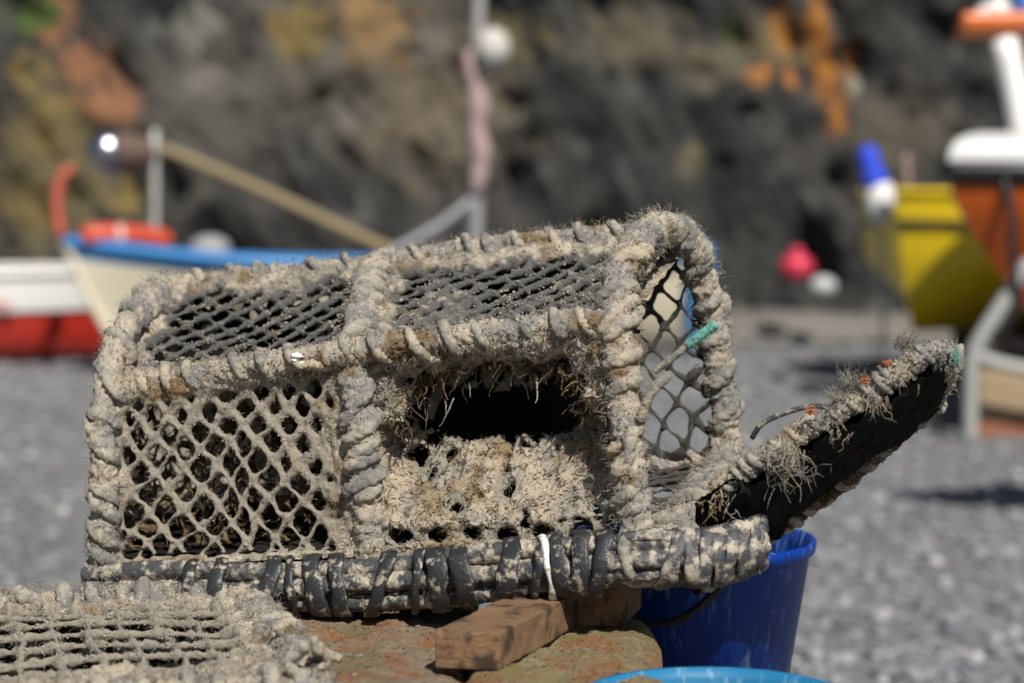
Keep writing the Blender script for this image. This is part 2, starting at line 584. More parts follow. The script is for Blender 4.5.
def pebbles():
    iv, jf = ico()
    n = 17000
    g = np.random.default_rng(3)
    y = 4.6 + 14.5 * g.uniform(0, 1, n) ** 1.25
    x = g.uniform(-1, 1, n) * (.30 * y + .5)
    s = .010 + .024 * g.uniform(0, 1, n) ** 2.5
    s = np.where(g.uniform(0, 1, n) < .02, s * 1.9, s)
    sc = np.stack([s * g.uniform(.8, 1.5, n), s * g.uniform(.8, 1.5, n), s * g.uniform(.45, .8, n)], 1)
    an = g.uniform(0, 6.28, n)
    v = iv[None] * sc[:, None] * (1 + .15 * g.normal(size=(n, 12, 1)))
    ca, sa = np.cos(an)[:, None], np.sin(an)[:, None]
    X = v[..., 0] * ca - v[..., 1] * sa + x[:, None]
    Y = v[..., 0] * sa + v[..., 1] * ca + y[:, None]
    Z = v[..., 2] + sc[:, 2][:, None] * .55
    V = np.stack([X, Y, Z], -1).reshape(-1, 3)
    Fq = (jf[None] + np.arange(n)[:, None, None] * 12).reshape(-1, 3)
    tone = np.repeat(g.uniform(0, 1, n), 12)
    m, t, b, tc = nodes('pebble')
    at = t.nodes.new('ShaderNodeAttribute'); at.attribute_name = 'tone'
    c = N_mix(t, at.outputs['Fac'], (.085, .090, .098), (.265, .27, .275))
    c = N_mix(t, N_ramp(t, at.outputs['Fac'], .95, .98), c, (.42, .41, .39))
    t.links.new(c, b.inputs['Base Color']); b.inputs['Roughness'].default_value = .8
    o = link_mesh('shingle_stones', V, Fq, m, attrs={'tone': tone})
    struct(o, 'stuff')


pebbles()

# ---- cliff
CY = 20.3


def cliff():
    nx, nz = 300, 150
    x, z = np.meshgrid(np.linspace(-14, 14, nx), np.linspace(-.3, 9, nz))
    Pn = np.stack([x, z, 0 * x], -1)
    # beds that dip down to the right
    rot = np.stack([x * .5 - z * .87, (x * .87 + z * .5) * 2.4, 0 * x + 3], -1)
    big = fbm(Pn, .45, 3, 40)
    bed = fbm(rot, .7, 4, 44)
    rid = 1 - np.abs(fbm(rot + 9, 1.0, 3, 48)) * 2
    y = CY + .22 * z - .8 * big - .40 * bed - .25 * rid - .13 * fbm(Pn, 2.8, 4, 52)
    y = y - .35 * (1 - sstep(0, .8, z)) + np.clip(z - 6, 0, 9) * .8
    V = np.stack([x, y, z], -1).reshape(-1, 3)
    i, j = np.meshgrid(np.arange(nz - 1), np.arange(nx - 1), indexing='ij')
    a = (i * nx + j).ravel()
    Fq = np.stack([a, a + 1, a + nx + 1, a + nx], 1)
    m, t, b, tc = nodes('cliff_rock')
    O = tc.outputs['Object']
    mp = t.nodes.new('ShaderNodeMapping'); mp.vector_type = 'TEXTURE'; mp.inputs['Rotation'].default_value = (0, R(56), 0); mp.inputs['Scale'].default_value = (1.2, 1, .5)
    t.links.new(O, mp.inputs[0])
    B_ = mp.outputs[0]
    c = N_mix(t, N_ramp(t, N_noise(t, B_, 1.3, 5, .65), .38, .64), (.010, .0096, .0092), (.058, .054, .048))
    c = N_mix(t, N_ramp(t, N_noise(t, B_, 2.2, 6, .65, .6), .54, .68), c, (.135, .13, .118))
    c = N_mix(t, N_ramp(t, N_noise(t, B_, 2.4, 6, .7, .8), .53, .62), c, (.009, .009, .009))

    def spot(px, py, rx, rz, colr, prev, ns=3.0, cut=(.75, 1.1), seed=0.):
        """A patch of lichen or stained rock that grows at one place on the face."""
        w0 = P(px, py, CY - .5)
        mp = t.nodes.new('ShaderNodeMapping'); mp.vector_type = 'TEXTURE'
        mp.inputs['Location'].default_value = tuple(w0); mp.inputs['Scale'].default_value = (rx, 6, rz)
        t.links.new(O, mp.inputs[0])
        ln = t.nodes.new('ShaderNodeVectorMath'); ln.operation = 'LENGTH'; t.links.new(mp.outputs[0], ln.inputs[0])
        e = N_math(t, 'ADD', N_math(t, 'SUBTRACT', 1.6, ln.outputs['Value']), N_math(t, 'MULTIPLY', N_math(t, 'SUBTRACT', N_noise(t, B_, ns, 6, .7, .6), .5), 3.4))
        return N_mix(t, N_ramp(t, e, *cut), prev, colr)
    TANR, OCH, ORG, RUST, GRN = (.175, .14, .092), (.22, .155, .045), (.48, .18, .02), (.31, .14, .065), (.07, .12, .02)
    c = spot(420, 90, 1.15, .95, TANR, c, 2.5, (.6, 1.3))
    c = spot(290, 60, 1.2, .8, (.125, .11, .085), c, 2.5, (.6, 1.3))
    c = spot(180, 130, 1.1, .9, (.105, .096, .08), c, 2.5, (.6, 1.3))
    c = spot(50, 170, 1.0, .9, (.15, .12, .055), c, 3, (.6, 1.3))
    c = spot(40, 120, .4, .5, OCH, c, 4, (.6, 1.6))
    c = spot(20, 210, .4, .36, OCH, c, 4, (.6, 1.6))
    for (px, py) in ((30, 10), (70, 55), (100, 100)):
        c = spot(px, py, .32, .36, RUST, c, 4)
    c = spot(365, 20, .6, .5, (.28, .17, .07), c, 3.5)
    c = spot(295, 20, .35, .4, OCH, c, 4)
    c = spot(190, 20, .3, .3, (.2, .19, .16), c, 4)
    c = spot(10, 5, .35, .25, GRN, c, 5)
    for (px, py, q_) in ((120, 195, .22), (10, 70, .3)):
        c = spot(px, py, q_, q_, OCH, c, 4)
    for (px, py, q_) in ((330, 120, .3), (200, 80, .3), (430, 40, .3)):
        c = spot(px, py, q_, q_, (.22, .20, .165), c, 4, (.6, 1.6))
    c = spot(500, 30, .6, .35, (.12, .10, .04), c, 4)
    c = spot(640, 30, .8, .4, (.13, .11, .07), c, 4)
    c = spot(745, 30, .16, .28, GRN, c, 5, (.7, 1.5))
    c = spot(795, 30, .5, .4, (.19, .145, .06), c, 4, (.6, 1.4))
    for (px, py, rx, rz) in ((832, 20, .18, .36), (846, 70, .16, .34), (770, 68, .18, .14), (806, 72, .10, .16), (800, 20, .12, .3), (850, 112, .10, .22), (868, 55, .10, .22)):
        c = spot(px, py, rx, rz, ORG, c, 3.5, (.5, 1.4))
    c = spot(720, 60, .5, .3, (.13, .11, .07), c, 3)
    c = spot(915, 130, .7, .6, (.105, .09, .065), c, 3, (.6, 1.3))
    c = spot(700, 160, .18, .18, (.19, .16, .09), c, 5)
    c = spot(870, 80, .13, .15, (.30, .27, .20), c, 5)
    t.links.new(c, b.inputs['Base Color']); b.inputs['Roughness'].default_value = .8
    N_bump(t, b, N_noise(t, B_, 5, 8, .65), .9, .25)
    struct(link_mesh('cliff', V, Fq, m))


cliff()

# ---- a low pale ledge at the foot of the cliff
V, Fq = grid_mesh(-9, 9, 18.55, 20.6, 120, 12, lambda x, y: .17 * sstep(18.55, 18.85, y + .25 * fbm(np.stack([x, y, 0 * x], -1), .9, 2, 61)) + .07 * fbm(np.stack([x, y, 0 * x], -1), 2.2, 3, 60) + .02)
struct(link_mesh('rock_ledge', V, Fq, mat_simple('ledge_stone', (.15, .137, .118), .9, .35, 2, .6, 20)))


# ================================================================== boxes with worn edges
def rbox(name, c0, ax, ay, az, mat, parent=None, bev=.01, n=14, rough=.0, scale=25, seed=0, fine=0):
    """A block spanned by three edge vectors from corner c0, as a rounded and roughened closed box."""
    c0, ax, ay, az = (np.asarray(q, float) for q in (c0, ax, ay, az))
    mbV, mbF, off = [], [], 0
    lens = [np.linalg.norm(q) for q in (ax, ay, az)]
    def cut(L):
        k = np.linspace(0, 1, n)
        e = min(.45, bev / L)
        return np.unique(np.concatenate([[0, e * .3, e * .65, e], np.linspace(e, 1 - e, n), [1 - e * .65, 1 - e * .3, 1]]))
    for (i, j, k, s) in ((0, 1, 2, 0), (0, 1, 2, 1), (0, 2, 1, 0), (0, 2, 1, 1), (1, 2, 0, 0), (1, 2, 0, 1)):
        a, b_ = np.meshgrid(cut(lens[i]), cut(lens[j]))
        p = np.zeros(a.shape + (3,))
        p[..., i] = a; p[..., j] = b_; p[..., k] = s
        na, nb = a.shape
        V = p.reshape(-1, 3)
        ii, jj = np.meshgrid(np.arange(na - 1), np.arange(nb - 1), indexing='ij')
        q = (ii * nb + jj).ravel()
        Fq = np.stack([q, q + 1, q + nb + 1, q + nb], 1)
        flip = (s == 0) != ((i, j, k) == (0, 2, 1))
        if flip: Fq = Fq[:, ::-1]
        mbV.append(V); mbF.append(Fq + off); off += len(V)
    V = np.concatenate(mbV); Fq = np.concatenate(mbF)
    L = np.array(lens)
    m_ = V * L
    inner = np.clip(m_, bev, L - bev)
    d = m_ - inner
    nn = np.linalg.norm(d, axis=1)[:, None]
    m2 = np.where(nn > 1e-9, inner + d / np.maximum(nn, 1e-9) * np.minimum(nn, bev), m_)
    u = m2 / L
    W = c0 + u[:, :1] * ax + u[:, 1:2] * ay + u[:, 2:] * az
    if rough:
        ctr = c0 + .5 * (ax + ay + az)
        dr = W - ctr; dr /= np.linalg.norm(dr, axis=1)[:, None]
        W = W + dr * (rough * fbm(W, scale, 4, seed) + fine * fbm(W, 110, 4, seed + 3, .65))[:, None]
    # weld
    key = np.round(W * 1e5).astype(np.int64)
    _, first, invx = np.unique(key, axis=0, return_index=True, return_inverse=True)
    W = W[first]; Fq = invx.ravel()[Fq]
    keep = [len(set(f)) == 4 for f in Fq.tolist()]
    return link_mesh(name, W, Fq[np.array(keep)], mat, parent, loc=None if parent is not None else c0)


# stone
def mat_stone(name, base, seed=0., lich=(.33, .16, .05), green=(.16, .145, .05)):
    m, t, b, tc = nodes(name)
    O = tc.outputs['Object']
    mp = t.nodes.new('ShaderNodeMapping'); mp.inputs['Location'].default_value = (seed, seed * 2, 0); t.links.new(O, mp.inputs[0]); O = mp.outputs[0]
    c = N_mix(t, N_noise(t, O, 30, 5, .65), tuple(x * .4 for x in base), tuple(x * 1.8 for x in base))
    c = N_mix(t, N_ramp(t, N_noise(t, O, 16, 5, .65, .4), .46, .62), c, lich)
    c = N_mix(t, N_ramp(t, N_noise(t, O, 11, 5, .6), .50, .66), c, green)
    c = N_mix(t, N_ramp(t, N_noise(t, O, 21, 4, .6, .3), .63, .70), c, (.42, .41, .37))
    c = N_mix(t, N_ramp(t, N_noise(t, O, 140, 4, .7), .56, .66), c, (.04, .03, .02))
    c = N_mix(t, N_ramp(t, N_noise(t, O, 95, 4, .7), .62, .72), c, (.50, .44, .34))
    t.links.new(c, b.inputs['Base Color']); b.inputs['Roughness'].default_value = .95
    N_bump(t, b, N_noise(t, O, 110, 7, .75), 1.0, .014)
    return m


# ================================================================== PLINTH, STONES, TIMBER
wall = thing('stone_plinth', 'rough grey stone plinth under the pots and the two buckets', 'plinth', (-.3, 2.5, 0))
rbox('base_course', (-1.25, 1.72, -.05), (1.66, 0, 0), (0, 1.5, 0), (0, 0, .53), mat_stone('plinth_stone', (.16, .15, .13)), wall, bev=.04, n=30, rough=.03, scale=6)
ZS = .828
s1 = P(262, 633, 2.52); s2 = P(468, 633, 2.52)
o = rbox('stone_block', (s1[0] + .012, 2.12, .47), (s2[0] - s1[0] - .008, 0, 0), (0, .84, 0), (0, 0, ZS - .47), mat_stone('rusty_stone', (.29, .215, .14), 3.1, (.33, .16, .065), (.24, .18, .08)), bev=.025, n=150, rough=.014, scale=22, seed=5, fine=.0035)
tag(o, 'rust stained stone block with white spots, beside the frayed pot corner', 'stone')
s3 = P(486, 628, 2.52); s4 = P(656, 628, 2.52)
o = rbox('stone_block', (s3[0] - .02, 2.09, .47), (s4[0] - s3[0] + .02, .0, 0), (.0, .50, 0), (0, 0, ZS + .004 - .47), mat_stone('lichen_stone', (.27, .215, .11), 7.7, (.31, .155, .06), (.25, .21, .055)), bev=.035, n=150, rough=.014, scale=22, seed=9, fine=.0035)
tag(o, 'round edged stone block with yellow green lichen in front of the dark blue bucket', 'stone')

# timber offcut
m, t, b, tc = nodes('old_timber')
O = tc.outputs['Object']
mp = t.nodes.new('ShaderNodeMapping'); mp.inputs['Rotation'].default_value = (0, 0, R(-52)); mp.inputs['Scale'].default_value = (5, 60, 60); t.links.new(O, mp.inputs[0])
c = N_mix(t, N_noise(t, mp.outputs[0], 1.6, 6, .65, .5), (.13, .070, .034), (.40, .225, .105))
c = N_mix(t, N_ramp(t, N_noise(t, O, 26, 6, .7), .48, .62), c, (.06, .034, .019))
c = N_mix(t, N_ramp(t, N_noise(t, O, 90, 4, .6), .66, .74), c, (.34, .29, .21))
t.links.new(c, b.inputs['Base Color']); b.inputs['Roughness'].default_value = .85
N_bump(t, b, N_noise(t, mp.outputs[0], 2.2, 8, .75), 1.0, .010)
M['timber'] = m
w0 = P(434, 678, 2.27); w1 = P(500, 674, 2.27 - .006)
zb = ZS + .006
ax = np.array((w1[0] - w0[0], -.012, 0)); ay = np.array((.094, .24, 0)); az = np.array((0, 0, .042))
o = rbox('timber_block', (w0[0], w0[1], zb), ax, ay, az, M['timber'], bev=.0035, n=70, rough=.0035, scale=34, seed=3)
tag(o, 'longer brown timber block slanting forward across the stones, its sawn end in the sun', 'timber')
o = rbox('timber_block', (w0[0] + .160, 2.49, zb), (.055, -.006, 0), (.03, .11, 0), (0, 0, .050), M['timber'], bev=.005, n=18, rough=.0025, scale=28, seed=8)
tag(o, 'short brown timber offcut wedged close under the pot behind the longer block', 'timber')


# ================================================================== BUCKETS
def lathe(prof, c, nr=64):
    """prof: (r,z) closed loop list; returns V,F about the vertical through c."""
    pr = np.array(prof); n = len(pr)
    th = np.linspace(0, 2 * np.pi, nr, endpoint=False)
    V = np.stack([c[0] + pr[:, :1] * np.cos(th), c[1] + pr[:, :1] * np.sin(th), c[2] + np.repeat(pr[:, 1:], nr, 1)], -1).reshape(-1, 3)
    Fq = []
    for i in range(n - 1):
        for j in range(nr):
            Fq.append((i * nr + j, i * nr + (j + 1) % nr, (i + 1) * nr + (j + 1) % nr, (i + 1) * nr + j))
    return V, Fq


def mat_plastic(name, colr, scr=(.22, .34, .55), k=(.54, .70), rough=.42):
    m, t, b, tc = nodes(name)
    O = tc.outputs['Object']
    mp = t.nodes.new('ShaderNodeMapping'); mp.inputs['Scale'].default_value = (30, 30, 4); mp.inputs['Rotation'].default_value = (R(14), R(9), 0); t.links.new(O, mp.inputs[0])
    c = N_mix(t, N_noise(t, O, 9, 4), tuple(x * .85 for x in colr), tuple(x * 1.1 for x in colr))
    c = N_mix(t, N_math(t, 'MULTIPLY', N_ramp(t, N_noise(t, mp.outputs[0], 2.2, 6, .7), *k), .5), c, scr)
    c = N_mix(t, N_math(t, 'MULTIPLY', N_ramp(t, N_noise(t, O, 40, 6, .7), .58, .8), .35), c, scr)
    t.links.new(c, b.inputs['Base Color']); b.inputs['Roughness'].default_value = rough
    b.inputs['Specular IOR Level'].default_value = .25
    N_bump(t, b, N_noise(t, O, 40, 5), .12, .004)
    return m


M['blue'] = mat_plastic('dark_blue_plastic', (.001, .030, .22))
M['cyan'] = mat_plastic('light_blue_plastic', (.014, .14, .28), (.20, .34, .43), (.52, .66), .5)
bc = P(690, 536, 2.80)
bk = thing('bucket', 'dark blue plastic bucket standing behind the pot and stones', 'bucket', (bc[0], bc[1], .48))
H = bc[2] - .48
rT, rB = .164, .098
prof = [(0.0, .004), (rB * .9, .004), (rB, .012), (rT - .006, H - .02), (rT + .001, H - .016), (rT + .003, H - .004), (rT, H), (rT - .005, H - .002), (rT - .010, H - .02), (rB - .004, .02), (0, .018)]
V, Fq = lathe(prof, (bc[0], bc[1], .48))
link_mesh('body', V, Fq, M['blue'], bk)
hp = []
for k in range(17):
    a = R(-140 + 62 * k / 16)
    hp.append((bc[0] + (rT + .012) * math.cos(a), bc[1] + (rT + .012) * math.sin(a), .48 + H - .022 - .062 * math.sin(math.pi * k / 16)))
q, _ = catmull(hp, .008)
mb = MB(); rope_mesh(mb, q, .0055, lay=.03, seed=2); mb.build('handle', mat_simple('black_cord', (.015, .015, .017), .7, .2, 60, .5), bk)
tcn = P(716, 697, 2.13)
tb = thing('bucket', 'light blue plastic tub with a scuffed rim in front of the lichened stone', 'bucket', (tcn[0], tcn[1], .48))
H = tcn[2] - .48; rT, rB = .136, .105
prof = [(0.0, .004), (rB * .9, .004), (rB, .012), (rT - .004, H - .03), (rT + .004, H - .026), (rT + .008, H - .012), (rT + .004, H), (rT - .002, H - .001), (rT - .007, H - .012), (rT - .010, H - .05), (rB - .004, .02), (0, .018)]
V, Fq = lathe(prof, (tcn[0], tcn[1], .48))
link_mesh('body', V, Fq, M['cyan'], tb)
for sgn in (-1, 1):
    mb = MB()
    q, _ = catmull([(tcn[0] + sgn * (rT + .004), tcn[1] - .03, .48 + H - .03), (tcn[0] + sgn * (rT + .032), tcn[1] - .015, .48 + H - .034), (tcn[0] + sgn * (rT + .032), tcn[1] + .015, .48 + H - .034), (tcn[0] + sgn * (rT + .004), tcn[1] + .03, .48 + H - .03)], .006)
    V, Fc, _ = sweep(q, .006, 8); mb.add(V, Fc); mb.build('handle', M['cyan'], tb)


# ================================================================== THE LOBSTER POT
FBL, FBR = P(106, 566, 2.68), P(632, 546, 2.45)
FTL, FTR = P(112, 388, 2.70), P(616, 322, 2.47)
BTL, BTR = P(166, 284, 2.98), P(690, 236, 2.78)
BBL, BBR = P(190, 486, 3.02), P(730, 458, 2.80)
FBM, FTM = P(368, 556, 2.565), P(356, 356, 2.585)
BTM = P(380, 264, 2.88)
BBM = .6 * BBL + .4 * BBR
OUT = np.array((-.35, -.93, 0))
pot = thing('lobster_pot', 'old netted lobster pot caked in dried mud, its end flap standing open', 'lobster pot', (float(.5 * (FBL + BBR)[0]), 2.72, ZS + .04))

# --- hoops and rails
hoopL = path((104, 590, 2.68), (103, 540, 2.67), (104, 480, 2.67), (104, 420, 2.68), (112, 365, 2.71), (130, 322, 2.79), (158, 291, 2.92), (176, 300, 3.0), (186, 360, 3.02), (190, 480, 3.02))
hoopM = path((370, 572, 2.56), (368, 520, 2.56), (362, 440, 2.565), (355, 372, 2.58), (358, 335, 2.62), (368, 300, 2.72), (380, 266, 2.87), (398, 275, 2.93), (405, 340, 2.94), (410, 470, 2.94))
hoopR = path((640, 556, 2.44), (634, 510, 2.44), (627, 440, 2.445), (622, 370, 2.455), (618, 320, 2.47), (622, 275, 2.52), (640, 240, 2.60), (664, 228, 2.69), (690, 246, 2.76), (706, 290, 2.79), (716, 350, 2.80), (724, 410, 2.80), (732, 464, 2.80))
railF = path((104, 392, 2.69), (160, 382, 2.68), (250, 368, 2.63), (350, 352, 2.575), (440, 340, 2.54), (530, 329, 2.505), (612, 320, 2.47))
railB = path((158, 286, 2.96), (240, 279, 2.95), (310, 273, 2.91), (380, 264, 2.88), (470, 250, 2.85), (560, 240, 2.82), (640, 234, 2.79), (676, 232, 2.77))
railBB = np.array([BBL, BBM, BBR]) - np.array((0, 0, .01))
endB = path((652, 556, 2.43), (690, 520, 2.52), (715, 486, 2.66), (733, 462, 2.80))
endBL = path((104, 576, 2.68), (150, 520, 2.86), (190, 486, 3.02))

bars = []
def bar(name, pts, rad, pitch, ro, seed, wraps=True, nf=900, phase=0., sunk=.35, fl=(.005, .018), m='mud', lump=.26, starts=1):
    r0 = rad if not callable(rad) else float(rad(np.array([.5]))[0])
    o = crust_bar(name, pts, rad, M[m], pot, seed=seed, lump=lump)
    if wraps:
        wrap('rope_wrap', pts, r0, pitch, ro, M['rope'], o, seed=seed, phase=phase, sunk=sunk, s0=.01, s1=.99, starts=starts)
    rt, dr = roots_on(pts, r0 + ro * .9, nf, seed)
    fibres('frayed_fibres', rt, dr, M['fibre'], o, fl, seed=seed)
    clods_on(o, 1300, (.0004, .0018), seed=seed)
    return o

bar('hoop', hoopL, .0165, -.060, .0085, 101, nf=900, starts=2, sunk=.68, fl=(.003, .012))
bar('hoop', hoopM, .0185, .064, .0090, 111, nf=900, starts=2, sunk=.68, fl=(.003, .012))
bar('hoop', hoopR, .0182, .060, .0088, 121, nf=2200, starts=2, sunk=.64, fl=(.003, .014))
bar('top_rail', railF, .0152, .046, .0066, 131, nf=1500, sunk=.46, fl=(.003, .012))
bar('top_rail', railB, .0142, .044, .0064, 141, nf=1500, sunk=.44, fl=(.003, .014))
bar('base_rail', railBB, .016, .05, .007, 151, nf=300)
bar('base_rail', endB, .022, .030, .010, 161, nf=1500, sunk=.5)
bar('base_rail', endBL, .016, .05, .007, 171, nf=200)

# --- net panels
o = net('side_net', [FBL, FBM, FTM, FTL], M['net'], pot, cw=.042, ch=.047, r=.0027, seed=1, outward=OUT, bulge=-.004, k=.0045, warp=.015,
    clog=lambda u, v, p: edge_clog(.10, .20, .07, .13, -.10, .68, 11, 1)(u, v, p) + .30 * sstep(.55, .95, u) * sstep(.5, .0, v), lump=.007, rough=.0030, res=.0014)
clods_on(o, 2400, (.0004, .0015), seed=1, fuzz=1500)

# the side with the entrance: the net sinks into a ragged mouth
u0, v0, a0, b0 = .495, .672, .360, .208
DIN = np.array((.33, .93, .10))
def e_of(u, v, p):
    return (np.abs((u - u0) / a0) ** 2.6 + np.abs((v - v0) / b0) ** 2.6 + 1e-6) ** (1 / 2.6) + .20 * fbm(p, 26, 3, 77)
def funnel(u, v, p):
    e = e_of(u, v, p)
    dn = np.where(v < v0, 2.9, 1.5)
    lo = sstep(.02, .14, v0 - v)
    d = (.016 + .062 * lo) * (1 - sstep(.9, dn, e))
    d = d * sstep(0, .06, u) * sstep(0, .05, 1 - u) * sstep(0, .05, v) * sstep(0, .05, 1 - v)
    return DIN * d[..., None] + np.array((0, 0, 1.)) * (.004 * fbm(p, 60, 3, 78))[..., None]
def mouth(u, v, p):
    return (e_of(u, v, p) - 1) * .05 + .012 * fbm(p, 60, 4, 79, .6)
def clog_front(u, v, p):
    k = .62 + .35 * fbm(p, 9, 3, 80) + .5 * sstep(.0, .25, u) * sstep(.9, .5, u) * sstep(.6, .2, v) + .35 * sstep(.7, .9, v) + .3 * sstep(.12, .0, u)
    k = k - .95 * sstep(.03, .07, v) * sstep(.15, .10, v)
    k = k - .62 * np.exp(-(((u - .20) / .11) ** 2 + ((v - .40) / .26) ** 2)) - .35 * np.exp(-(((u - .45) / .3) ** 2 + ((v - .2) / .06) ** 2))
    k = k - .8 * sstep(.22, .5, fbm(p, 34, 2, 83)) * sstep(.75, .55, u)
    return k
o = net('entrance_net', [FBM, FBR, FTR, FTM], M['silt'], pot, cw=.046, ch=.042, r=.0030, seed=2, outward=OUT, clog=clog_front, disp=funnel, hole=mouth, lump=.012, rough=.0048, res=.0013)
clods_on(o, 4500, (.0004, .0020), seed=2, fuzz=3000, fl=(.003, .014))

# roof
g = np.random.default_rng(19)
me_ = o.data; co_ = np.empty(len(me_.vertices) * 3, np.float32); me_.vertices.foreach_get('co', co_); co_ = co_.reshape(-1, 3).astype(float) + np.array(o['_w'])
sel = co_[g.integers(0, len(co_), 2600)]
fibres('weed_strands', sel - DIN * .003, g.normal(size=(len(sel), 3)) * (1, .35, .6), M['weed'], o, (.004, .016), wd=.0006, curl=.6, droop=.2, seed=29)
UP = np.array((0, -.3, 1))
o = net('roof_net', [FTL, FTM, BTM, BTL], M['roof_net'], pot, cw=.043, ch=.049, r=.0019, k=.0045, seed=3, warp=.010, outward=UP, bulge=-.012,
    clog=edge_clog(.18, .14, .16, .22, -.06, .48, 9, 3), lump=.006, rough=.0026, res=.0015)
clods_on(o, 4500, seed=3, fuzz=900)
o = net('roof_net', [FTM, FTR, BTR, BTM], M['roof_net'], pot, cw=.041, ch=.047, r=.0019, k=.0045, seed=4, warp=.010, outward=UP, bulge=-.010,
    clog=edge_clog(.14, .16, .18, .24, .0, .48, 10, 4), lump=.006, rough=.0028, res=.0015)
clods_on(o, 5500, seed=4, fuzz=1100)
# back, floor, far end, inner partition
BK = -OUT
def clog_back(u, v, p):
    return .04 + .42 * np.clip(fbm(p, 26, 3, 92), 0, 1) + (1.8 + .3 * fbm(p, 8, 3, 91)) * sstep(.86, .78, u) * (1 - .75 * sstep(.62, .85, v) * sstep(.27, .1, np.abs(u - .2))) + .5 * sstep(.10, 0, v) + .4 * sstep(.94, 1, v)
bkn = net('back_net', [BBL, BBR, BTR, BTL], M['shaded_net'], pot, cw=.043, ch=.053, r=.0017, k=.0030, warp=.012, seed=5, outward=BK, clog=clog_back, res=.0018)
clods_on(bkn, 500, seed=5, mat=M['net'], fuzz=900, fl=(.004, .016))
net('floor_net', [FBL, FBR, BBR, BBL], M['shaded_net'], pot, cw=.043, ch=.050, r=.0017, k=.0030, seed=6, outward=-UP, res=.0024,
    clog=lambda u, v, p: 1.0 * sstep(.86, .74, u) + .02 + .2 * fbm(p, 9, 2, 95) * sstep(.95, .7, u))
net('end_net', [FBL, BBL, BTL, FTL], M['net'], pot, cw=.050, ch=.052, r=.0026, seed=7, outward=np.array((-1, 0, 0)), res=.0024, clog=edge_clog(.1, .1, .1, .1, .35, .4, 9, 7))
net('inner_net', [FBM + DIN * .05, BBM, BTM - (0, 0, .02), FTM + DIN * .05 - (0, 0, .02)], M['shaded_net'], pot, cw=.05, ch=.05, r=.0026, seed=8, outward=np.array((-1, 0, 0)), res=.0024, clog=lambda u, v, p: .35 + .4 * fbm(p, 8, 2, 97))

# --- dark sheet added inside above the mouth to keep the sun out
B4 = bilin([FBM, FBR, FTR, FTM])
q4 = lambda u, v, d: B4(np.array([u]), np.array([v]))[0] + DIN * d
net('mouth_shade_net', [q4(.10, .90, .03), q4(.92, .90, .03), q4(.86, .84, .27), q4(.10, .84, .27)], M['shaded_net'], pot, cw=.045, ch=.045, r=.003, seed=13, outward=UP, res=.0024, clog=lambda u, v, p: .95 + .25 * fbm(p, 9, 2, 113), lump=.008)
# --- dead weed inside, seen through the meshes and hanging in the mouth
inn = [FBL + DIN * .045, FBM + DIN * .05, FTM + DIN * .05 - (0, 0, .03), FTL + DIN * .05 - (0, 0, .03)]
ol = net('dried_weed', inn, M['weed'], pot, cw=.036, ch=.034, r=.0016, seed=9, outward=OUT, warp=.03, bulge=-.02, res=.0022,
         clog=lambda u, v, p: -.30 + .85 * fbm(p, 16, 3, 99), lump=.01,
         disp=lambda u, v, p: DIN * (.035 * fbm(p, 14, 3, 100))[..., None])
ol['kind'] = 'stuff'
g = np.random.default_rng(21)
n = 420
uu, vv = g.uniform(0, 1, n), g.uniform(0, .95, n)
rt = bilin(inn)(uu, vv) + g.normal(size=(n, 3)) * .012
fibres('weed_strands', rt, np.tile(-DIN, (n, 1)) * .6, M['weed'], ol, (.012, .035), wd=.0011, seed=22)
n = 460
ang = R(-10) + R(200) * np.clip(np.round(g.uniform(0, 1, n) * 11) / 11 + g.normal(size=n) * .018, 0, 1)
uu = u0 + a0 * 1.02 * np.cos(ang); vv = v0 + b0 * (1.0 + .2 * g.uniform(size=n)) * np.sin(ang)
rt = bilin([FBM, FBR, FTR, FTM])(uu, vv) + DIN * g.uniform(.012, .035, n)[:, None]
fibres('hanging_weed', rt, np.tile((-.1, -.3, -.8), (n, 1)), M['weed'], pot, (.006, .042), wd=.0022, droop=.5, curl=.75, seed=23, nseg=6)
n = 16
rt = bilin([FBM, FBR, FTR, FTM])(g.uniform(.2, .85, n), g.uniform(.7, .85, n)) + DIN * g.uniform(.02, .05, n)[:, None]
fibres('hanging_weed', rt, np.tile((0, -.1, -1.), (n, 1)), M['fibre'], pot, (.015, .04), wd=.0014, droop=.7, curl=.4, seed=24, nseg=6)

